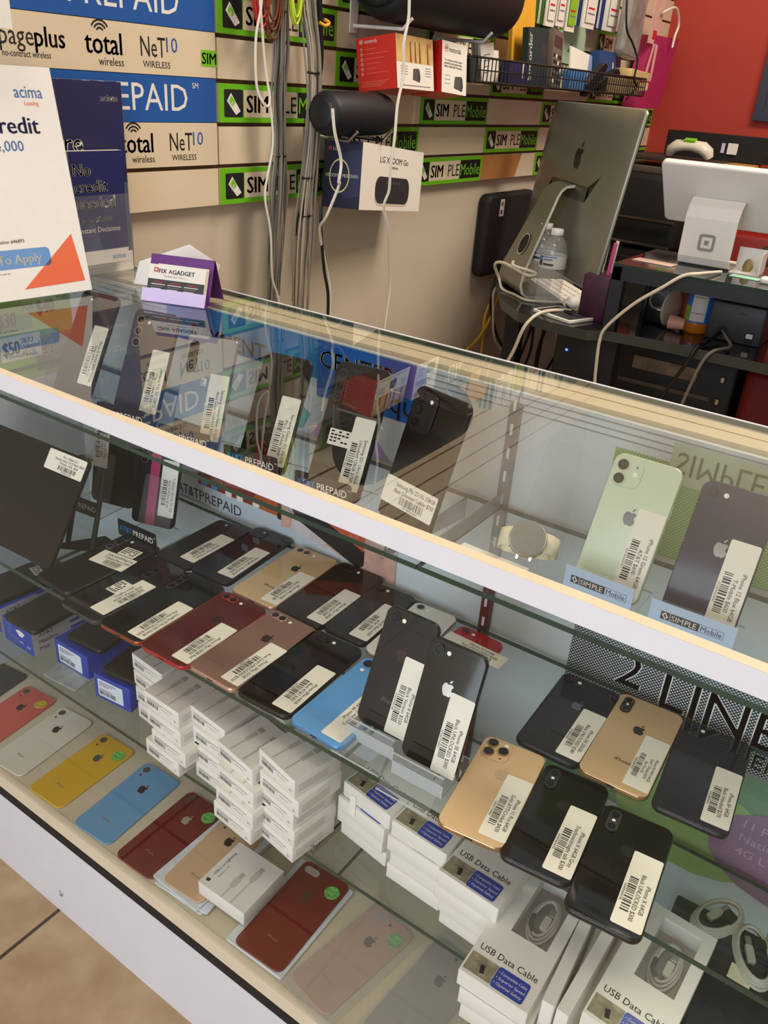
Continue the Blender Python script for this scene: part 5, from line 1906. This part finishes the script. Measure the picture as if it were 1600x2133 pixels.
b.T = frame((0, yc, zc), ex, ez, ex.cross(ez))
q = 1 if ex.cross(ez).y < 0 else -1
b.disc(0, 0, .025, .0048 * q, mat('stand_hole_dark', (24, 22, 20), .6), 26)
b.ringd(0, 0, .0245, .0275, .0052 * q, MATS['stand_edge_bright'], 26)
b.build('cable_hole', t)

# bottles
for i, (x, y, lab) in enumerate(((.2614, 1.4324, 'front clear water bottle on the corner desk before the computer'), (.2052, 1.4956, 'rear clear water bottle half hidden behind the front one'))):
    t = thing('water_bottle', lab, 'bottle', Matrix.Translation((x, y, ZK + .0003)), 'water bottles by the computer')
    b = MB()
    pr = [(.022, 0), (.030, .004), (.0315, .012)]
    for k in range(9):
        z = .018 + k * .0095
        pr += [(.0318, z), (.0300, z + .0045)]
    pr += [(.0318, .105), (.0318, .140), (.0310, .150), (.026, .170), (.018, .184), (.0132, .190), (.0132, .198)]
    K = .84
    b.lathe([(q, z * K) for q, z in pr], BOTTLE, 28, 1, True, True)
    b.build('plastic_body', t)
    b = MB()
    b.lathe([(.0140, .1617), (.0148, .1627), (.0148, .1737), (.0140, .1747)], WHITE, 24)
    b.build('cap', t)
    b = MB()
    b.lathe([(.0322, .104 * .84), (.0322, .139 * .84)], mat('bottle_label', (206, 206, 204), .4), 28, 1, False, False)
    for (a0, a1, z0, z1, c) in ((-2.4, -2.0, .110, .136, (24, 60, 40)), (-2.25, -2.05, .124, .134, (70, 140, 220)), (-1.9, -1.1, .112, .118, (60, 62, 60)), (-1.9, -1.2, .126, .130, (120, 120, 124)), (-2.0, -.9, .134, .1365, (60, 100, 180))):
        m = mat('bottle_print_%d_%d_%d' % c, c, .4)
        N = 6
        v = []
        for k in range(N + 1):
            a = a0 + (a1 - a0) * k / N
            v += [(.0326 * math.cos(a), .0326 * math.sin(a), z0 * K), (.0326 * math.cos(a), .0326 * math.sin(a), z1 * K)]
        b.add(v, [(2 * k, 2 * k + 2, 2 * k + 3, 2 * k + 1) for k in range(N)], m)
    b.build('label', t)

# cables and small things on the desk
CI = mat('cable_cream', (214, 204, 184), .45)
wire('cream cable looped around the computer stand', [(.160, 1.43, .865), (.165, 1.425, .855), (.22, 1.44, .845), (.20, 1.43, .838), (.12, 1.46, .850), (.09, 1.47, .84), (.090, 1.505, .80), (.12, 1.47, .784), (.17, 1.44, .7835), (.225, 1.41, .7835), (.30, 1.47, .7835)], .0038, CI)
wire('cream cable from the desk hanging over its front edge', [(.395, 1.50, .784), (.35, 1.40, .786), (.315, 1.30, .792), (.295, 1.255, .765), (.277, 1.25, .703), (.255, 1.25, .6495), (.247, 1.25, .6297), (.245, 1.25, .54)], .0040, CI)
wire('white cable from the payment terminal looping over the riser edge', [(.655, 1.40, .927), (.6353, 1.315, .931), (.607, 1.295, .924), (.573, 1.285, .8957), (.522, 1.282, .8520), (.474, 1.282, .794), (.464, 1.282, .760), (.468, 1.282, .692), (.472, 1.282, .647), (.474, 1.282, .52)], .0036, CI)
t = thing('keyboard', 'white keyboard leaning under the silver computer', 'keyboard', pose(.250, 1.570, ZK + .0003, -45))
b = MB()
b.slab(.28, .10, .008, 0, .008, WHITE, .002, 4)
b.build('plate', t)
b = MB()
for r in range(4):
    for k in range(12):
        b.box(-.132 + k * .022, -.114 + k * .022, -.042 + r * .022, -.026 + r * .022, .008, .0105, CARD)
b.build('keys', t)
t = thing('computer_mouse', 'white mouse on the desk beside the front bottle', 'mouse', pose(.322, 1.462, ZK + .0003, -30))
b = MB()
b.lathe([(.030, 0), (.033, .006), (.030, .014), (.018, .021), (.001, .024)], CARD, 24, .62)
b.build('shell', t)
t = thing('notebook', 'dark framed tablet lying on the desk before the pen cup', 'tablet', pose(.345, 1.345, ZK + .0004, -20))
b = MB()
b.slab(.12, .085, .006, 0, .007, CARD, .001, 4)
b.plate(.108, .074, .003, .0073, DARKG)
b.build('body', t)
wire('tangled black cable on the desk before the bottle', [(.30, 1.46, .785), (.33, 1.40, .79), (.36, 1.38, .786), (.34, 1.36, .7895), (.37, 1.34, .7895), (.40, 1.36, .785)], .0022, BLACK)
tag(MB().box(-.015, .015, -.008, .008, 0, .001, YEL).build('sticky_note', None, pose(.385, 1.42, ZK + .0006, 20)), 'small yellow note on the desk near the tangled black cable', 'note')
t = thing('pen_cup', 'black and magenta mesh pen cup left of the riser', 'pen cup', Matrix.Translation((.405, 1.40, ZK + .0003)))
b = MB()
b.slab(.065, .085, .006, 0, .10, mat('cup_magenta_black', (58, 16, 44), .5, noise=.6, nscale=25), .001, 4)
b.build('cup', t)
for i, (x, y, c) in enumerate(((-.012, .01, CARD), (.012, -.012, mat('pen_pink', (196, 70, 130), .4)), (.005, .02, CARD))):
    tag(MB().tube([(0, 0, 0), (.004, .002, .07)], .0045, c, 8).build('pen', None, Matrix.Translation((.405 + x, 1.40 + y, ZK + .101))), ['white pen in the magenta mesh cup, left one', 'pink pen in the magenta mesh cup', 'white pen in the magenta mesh cup, rear one'][i], 'pen')

# payment terminal
SQW = mat('terminal_white', (232, 228, 222), .3)
t = thing('payment_terminal', 'white payment terminal with square emblem standing on the riser', 'payment terminal', Matrix.Translation((.603, 1.44, ZR)))
b = MB()
prof = [(.075, .118), (.045, .134), (.020, .136), (.004, .122), (-.004, .100), (-.002, .060), (-.001, .020), (.006, .006), (.020, .0015), (.13, .0015)]
vs, fs = [], []
n = len(prof)
for k, (y, z) in enumerate(prof):
    y0, z0 = prof[max(k - 1, 0)]
    y1, z1 = prof[min(k + 1, n - 1)]
    d = Vector((y1 - y0, z1 - z0)).normalized()
    nx, nz = d.y * .0022, -d.x * .0022
    vs += [(-.055, y - nx, z - nz), (.055, y - nx, z - nz), (.055, y + nx, z + nz), (-.055, y + nx, z + nz)]
for k in range(n - 1):
    a, c = k * 4, k * 4 + 4
    fs += [(a, a + 1, c + 1, c), (a + 2, a + 3, c + 3, c + 2), (a + 1, a + 2, c + 2, c + 1), (a + 3, a, c, c + 3)]
b.add(vs, fs, SQW, False)
b.build('curved_stand', t)
b = MB()
b.T = frame((0, -.0062, .052), (1, 0, 0), (0, .0, 1), (0, -1, 0))
SG2 = mat('emblem_grey', (140, 132, 128), .4)
o1 = b.rr(.034, .034, .006, 4)
i1 = b.rr(.0235, .0235, .002, 4)
b.add([(x, y, .0004) for x, y in o1] + [(x, y, .0004) for x, y in i1], [(i, (i + 1) % len(o1), len(o1) + (i + 1) % len(o1), len(o1) + i) for i in range(len(o1))], SG2)
b.rect(-.0045, .0045, -.0045, .0045, .0004, SG2)
b.build('emblem', t)
b = MB()
e1 = Vector((1, 0, 0))
e2 = Vector((0, -.100, .115)).normalized()
b.T = frame((.002, .090, .082), e1, e2, e1.cross(e2))
b.slab(.262, .168, .012, -.010, .004, SQW, .004, 6, 0, .077)
b.build('tablet_back', t)
b = MB()
b.T = frame((.002, .090, .082), e1, e2, e1.cross(e2))
b.slab(.25, .155, .006, -.0112, -.0102, BLACK, 0, 4, 0, .077)
b.build('screen', t)
t = thing('card_reader', 'small white tray with a tan lump beside the payment terminal', 'tray', pose(.690, 1.475, ZR + .0003, 4))
b = MB()
b.box(-.030, .030, -.04, .04, 0, .002, SQW)
b.box(.028, .030, -.04, .04, .002, .045, SQW)
b.box(-.030, .030, .038, .04, .002, .045, SQW)
b.build('tray', t)
b = MB()
b.lathe([(.010, .0022), (.014, .010), (.010, .022), (.003, .027)], mat('lump_tan', (140, 120, 66), .7, noise=.3, nscale=60), 9, .8)
b.build('lump', t)
tag(MB().box(-.03, .03, -.015, .015, 0, .0008, mat('mint_note', (150, 206, 178), .6)).build('sticky_note', None, pose(.705, 1.405, ZR + .0004, -4)), 'mint green note on the riser right of the payment terminal', 'note')
tag(MB().box(-.045, .045, -.02, .02, 0, .0012, mat('note_pink', (214, 180, 168), .6)).build('paper_slip', None, pose(.513, 1.40, ZR + .0004, -6)), 'pinkish paper slip on the riser left of the payment terminal', 'paper slip')
t = thing('earphone_case', 'white rounded case at the right end of the riser', 'case', pose(.765, 1.38, ZR + .0003, 0))
b = MB().slab(.05, .03, .008, 0, .012, WHITE, .004, 5)
b.build('shell', t)

# under the riser
t = thing('desk_speaker', 'black rounded speaker under the left end of the riser', 'speaker', pose(.465 + .06, 1.49, ZK + .0003, 0))
b = MB()
b.slab(.062, .09, .012, 0, .088, BLACK, .006, 5)
b.build('cabinet', t)
b = MB()
b.T = frame((0, -.0455, .045), (1, 0, 0), (0, 0, 1), (0, -1, 0))
b.ringd(0, .01, .016, .020, .0003, GREY, 22)
b.plate(.012, .003, .001, .0004, FLASH, .008, -.010, 2)
b.build('driver_ring', t)
t = thing('round_plate', 'round cream plate leaning edge-on under the riser', 'plate', frame((.556, 1.45, ZK + .045), (.25, .968, 0), (0, 0, 1), (.968, -.25, 0)))
b = MB()
b.lathe([(.001, -.002), (.036, -.002), (.043, .001), (.036, .003), (.001, .002)], mat('plate_cream', (190, 178, 156), .45), 32)
b.build('disc', t)
t = thing('paper_cup', 'pinkish paper cone lying beside the round plate', 'cup', frame((.565, 1.43, ZK + .018), (0, 0, 1), (0, 1, 0), (1, 0, 0)) )
b = MB()
b.lathe([(.017, 0), (.012, .035)], mat('cup_pink', (214, 160, 138), .5), 16)
b.build('cone', t)
t = thing('snack_jar', 'snack jar with rainbow label and orange contents under the riser', 'jar', Matrix.Translation((.615, 1.465, ZK + .0003)))
b = MB()
b.lathe([(.028, 0), (.032, .004), (.032, .024)], mat('jar_orange', (196, 112, 28), .15), 24)
b.build('bottom', t)
b = MB()
b.lathe([(.0325, .024), (.0325, .098), (.03, .102)], mat('jar_label_blue', (46, 110, 196), .35), 24)


def jarpatch(a0, a1, z0, z1, c):
    m = mat('jar_print_%d_%d_%d' % c, c, .4)
    v = []
    for k in range(7):
        a = D(a0 + (a1 - a0) * k / 6)
        v += [(.0330 * math.cos(a), .0330 * math.sin(a), z0), (.0330 * math.cos(a), .0330 * math.sin(a), z1)]
    b.add(v, [(2 * k, 2 * k + 2, 2 * k + 3, 2 * k + 1) for k in range(6)], m)


jarpatch(-165, -135, .026, .088, (196, 52, 44))
jarpatch(-135, -110, .026, .060, (128, 170, 50))
jarpatch(-108, -50, .028, .100, (214, 206, 200))
for z in (.045, .08, .092):
    b.rect(0, 0, 0, 0, 0, INK) if False else jarpatch(-104, -54, z, z + .0016, (40, 38, 40))
b.build('label', t)
t = thing('receipt_printer', 'dark grey receipt printer under the riser', 'printer', Matrix.Translation((.705, 1.490, ZK + .0003)))
b = MB()
b.slab(.118, .12, .006, 0, .082, mat('printer_grey', (54, 58, 64), .45), .003, 4)
b.build('housing', t)
b = MB()
b.slab(.105, .10, .006, .0822, .101, MATS['printer_grey'], .004, 4)
b.build('cover', t)
b = MB()
b.T = frame((0, -.0604, 0), (1, 0, 0), (0, 0, 1), (0, -1, 0))
b.text('star', .010, .012, .062, 0, GREY, 'c', .02)
b.build('lettering', t)
T1 = b.T
b = MB()
b.T = T1
b.disc(-.024, .022, .011, 0, INK, 18)
b.build('round_port', t)
b = MB()
b.T = T1
b.plate(.018, .024, .004, 0, INK, .034, .016)
b.plate(.014, .010, .002, .0004, CARD, .034, .020)
b.build('square_port', t)
wire('grey cable from the receipt printer falling over the desk edge', [(.683, 1.425, .802), (.70, 1.40, .795), (.72, 1.36, .788), (.70, 1.31, .785), (.685, 1.30, .76), (.672, 1.30, .70), (.66, 1.30, .62), (.655, 1.30, .5)], .0035, mat('cable_taupe', (120, 112, 104), .5))
wire('black cable from the receipt printer falling over the desk edge', [(.68, 1.425, .80), (.67, 1.36, .787), (.665, 1.312, .785), (.650, 1.302, .74), (.625, 1.302, .68), (.60, 1.302, .60)], .0040, BLACK)

# clutter behind: black cabinet, printer, boxes and game pad, red bin
t = thing('shredder', 'black machine standing behind the payment terminal', 'machine', pose(.091, 2.60, 0, -4))
b = MB()
b.slab(.28, .27, .02, 0, .55, BLACKM, .01, 4)
b.slab(.32, .27, .03, .55, .78, BLACK, .012, 4)
b.build('cabinet', t)
b = MB()
b.slab(.34, .28, .03, .785, 1.020, BLACKM, .02, 5)
b.build('top_unit', t)
b = MB()
for (z, w) in ((.80, .32), (.88, .32)):
    b.tube([(-w / 2, -.15, z - .03), (-w / 2 + .01, -.16, z), (w / 2, -.16, z)], .006, mat('chrome_dark', (120, 112, 104), .15, .9), 8, 3)
b.build('chrome_bar', t)
b = MB()
b.T = frame((-.08, -.136, .66), (1, 0, 0), (0, 0, 1), (0, -1, 0))
b.ringd(0, .03, .022, .030, .004, MATS['chrome_dark'], 20)
b.build('dial', t)
for i, (x, y, z, w, d, h, c, a, lab) in enumerate(((.190, 2.62, 1.0205, .42, .26, .022, (96, 84, 72), -3, 'brown folder stack at the bottom of the pile behind the terminal'),
                                                   (.290, 2.63, 1.0430, .24, .22, .016, (150, 130, 136), 6, 'pinkish papers in the pile behind the terminal'),
                                                   (.165, 2.62, 1.0595, .32, .24, .014, (60, 48, 40), -2, 'dark brown folder in the pile under the game controller'),
                                                   (.360, 2.64, 1.0595, .10, .16, .012, (176, 124, 50), 5, 'tan envelope in the pile right of the game controller'))):
    t = thing('folder', lab, 'folder', pose(x, y, z, a), 'papers and folders piled behind the terminal')
    MB().slab(w, d, .004, 0, h, mat('pile_%d' % i, c, .6, noise=.25, nscale=30), .002, 3).build('stack', t)
t = thing('carton', 'black carton lying behind the game controller', 'box', pose(.240, 2.72, 1.0740, -3))
b = MB()
b.prism([(-.16, -.04), (.19, -.05), (.23, .05), (-.16, .05)], 0, .078, BLACKM)
b.build('carton', t)
b = MB()
b.T = frame((.075, -.0495, .026), (1, -.03, 0), (0, 0, 1), (-.03, -1, 0))
b.plate(.034, .034, .002, .002, CARD, 0, .012)
b.plate(.012, .03, .001, .002, LILAC, -.032, .012)
b.build('label', t)
t = thing('game_controller', 'white game controller lying on the pile behind the terminal', 'game controller', pose(.205, 2.56, 1.0800, -4, 20) @ Matrix.Scale(.86, 4))
b = MB()
N = 20
pts = [(-.078, -.018), (-.072, .0), (-.050, .016), (-.02, .020), (0, .020), (.02, .020), (.050, .016), (.072, .0), (.078, -.018)]
rad = [.0155, .021, .022, .019, .018, .019, .022, .021, .0155]
b2 = []
R1 = []
for k, ((x, z), r) in enumerate(zip(pts, rad)):
    x0, z0 = pts[max(k - 1, 0)]
    x1, z1 = pts[min(k + 1, 8)]
    d = Vector((x1 - x0, 0, z1 - z0)).normalized()
    nv = Vector((-d.z, 0, d.x))
    R1.append([tuple(Vector((x, 0, z + .022)) + nv * r * math.cos(a) + Vector((0, 1, 0)) * r * 1.3 * math.sin(a)) for a in [2 * math.pi * j / N for j in range(N)]])
b.rings(R1, mat('controller_white', (226, 216, 200), .35), True)
b.build('grip_body', t)
b = MB()
b.box(-.022, .022, -.012, .012, .058, .066, LIMEL)
b.build('green_label', t)
b = MB()
for (x, y) in ((-.03, -.026), (.022, -.026)):
    b.cyl(x, 0, .040, .060, .007, BLACK, 14)
b.build('thumb_stick', t)
t = thing('plastic_bin', 'dark red plastic bin standing behind the desk at right', 'bin', pose(.540, 2.52, 0, 3))
b = MB()
b.slab(.36, .26, .03, 0, .885, mat('bin_red', (130, 20, 18), .35), .01, 5)
b.build('tub', t)
t = thing('backpack', 'dark bag hanging at the right behind the payment terminal', 'bag', pose(.70, 2.14, .38, 0))
b = MB()
b.slab(.24, .12, .04, 0, .52, mat('bag_brown_black', (44, 36, 30), .8, noise=.3, nscale=50), .03, 5)
b.build('body', t)
t = thing('drawer_unit', 'black wire drawer unit under the desk', 'drawers', pose(.565, 1.74, 0, 0))
b = MB()
b.slab(.30, .36, .01, 0, .70, mat('drawer_black', (12, 11, 11), .5), .004, 3)
b.build('frame', t)
for z in (.60, .54, .48):
    b = MB()
    b.box(-.13, .10, -.1835, -.1805, z, z + .010, mat('drawer_lip', (88, 78, 68), .4))
    b.build('drawer', t)
b = MB()
for z in (.655, .60, .55):
    b.cyl(.12, -.186, z, z + .012, .006, STEEL, 12)
b.build('knob', t)
b = MB()
b.box(-.10, .06, -.186, -.181, .640, .672, mat('drawer_paper', (120, 106, 88), .6, noise=.4, nscale=40))
b.build('papers', t)
t = thing('red_bag', 'dark red fabric bag under the right part of the desk', 'bag', pose(.85, 1.70, .0, 0))
b = MB()
b.slab(.24, .30, .03, 0, .70, mat('bag_dark_red', (120, 16, 12), .6, noise=.2, nscale=20), .02, 5)
b.build('cloth', t)
t = thing('computer_tower', 'black computer tower with blue light under the desk', 'computer', pose(.330, 1.70, 0, 0))
b = MB()
b.slab(.13, .36, .008, .0, .70, BLACK, .004, 3)
b.build('case', t)
b = MB()
b.T = frame((-.030, -.1806, .655), (1, 0, 0), (0, 0, 1), (0, -1, 0))
b.disc(0, 0, .0035, .0006, mat('led_blue', (30, 60, 255), .4, emit=14), 12)
b.build('power_light', t)
t = thing('network_box', 'flat black device fixed on the wall behind the computer', 'network device', frame((-.0895, 1.82, .755), (0, 1, 0), (0, 0, 1), (1, 0, 0)))
b = MB()
b.slab(.29, .225, .023, 0, .036, BLACKM, .010, 5, 0, .11)
b.build('housing', t)
b = MB()
b.plate(.026, .046, .002, .0366, CARD, -.066, .185)
b.rect(-.074, -.060, .190, .200, .0369, GREYINK)
b.rect(-.072, -.062, .168, .179, .0369, INK)
b.build('label', t)
t = thing('wall_outlet', 'white wall outlet plate low behind the desk', 'outlet', frame((-.0898, 2.30, .46), (0, 1, 0), (0, 0, 1), (1, 0, 0)))
b = MB()
b.slab(.075, .115, .004, 0, .006, mat('outlet_white', (200, 192, 178), .5), .002, 3, 0, .05)
b.build('plate', t)
YC = mat('cable_yellow', (226, 176, 40), .45)
wire('yellow cable hanging down the wall behind the desk leg', [(-.06, 1.85, .80), (-.07, 1.8452, .7562), (-.07, 1.808, .6895), (-.07, 1.7644, .6237), (-.07, 1.7703, .5409), (-.07, 1.77, .3)], .0042, YC)
wire('yellow cable branching left behind the counter', [(-.06, 1.83, .72), (-.06, 1.79, .63), (-.06, 1.73, .575), (-.06, 1.6783, .5517), (-.06, 1.6534, .5347), (-.06, 1.65, .40)], .0042, YC)
wire('black cable hanging down the wall beside the yellow ones', [(-.05, 1.80, .80), (-.05, 1.7567, .7111), (-.05, 1.7566, .654), (-.05, 1.8296, .5522), (-.05, 1.9194, .4636), (-.05, 1.92, .3)], .0040, BLACK)
wire('cream cable hanging down the wall beside the black one', [(-.04, 1.82, .74), (-.04, 1.7469, .7134), (-.04, 1.753, .6556), (-.04, 1.7867, .5614), (-.04, 1.8737, .4745), (-.04, 1.88, .3)], .0035, CI)
for i, (x, y, z1) in enumerate(((-.02, 1.95, .35), (.0, 1.99, .30), (.03, 2.02, .32), (.05, 1.90, .30), (.02, 1.86, .34))):
    wire(['black cable under the desk, leftmost of five', 'black cable under the desk, second from the left', 'black cable under the desk, middle one of five', 'black cable under the desk, fourth from the left', 'black cable under the desk, rightmost of five'][i], [(x + .05, y - .05, .755), (x + .03, y, .62), (x + .02 * (i % 3), y + .02, .50), (x - .03 + .05 * (i % 2), y, z1)], .0045, BLACK)
# framed picture on the red wall
t = thing('picture_frame', 'dark blue-grey picture frame on the red wall at the right edge', 'frame', backframe(.295, YR - .0004, 1.200))
b = MB()
FB = mat('frame_blueblack', (44, 50, 66), .4)
for (x0, x1, y0, y1) in ((0, .03, 0, .40), (.03, .42, 0, .03), (.03, .42, .37, .40), (.39, .42, .03, .37)):
    b.box(x0, x1, y0, y1, .0, .022, FB)
for (x0, x1, y0, y1) in ((.03, .042, .03, .37), (.042, .39, .03, .042)):
    b.box(x0, x1, y0, y1, 0, .014, FB)
b.build('moulding', t)
b = MB()
b.rect(.03, .39, .03, .37, .004, mat('picture_dark', (36, 40, 54), .3))
b.build('picture', t)
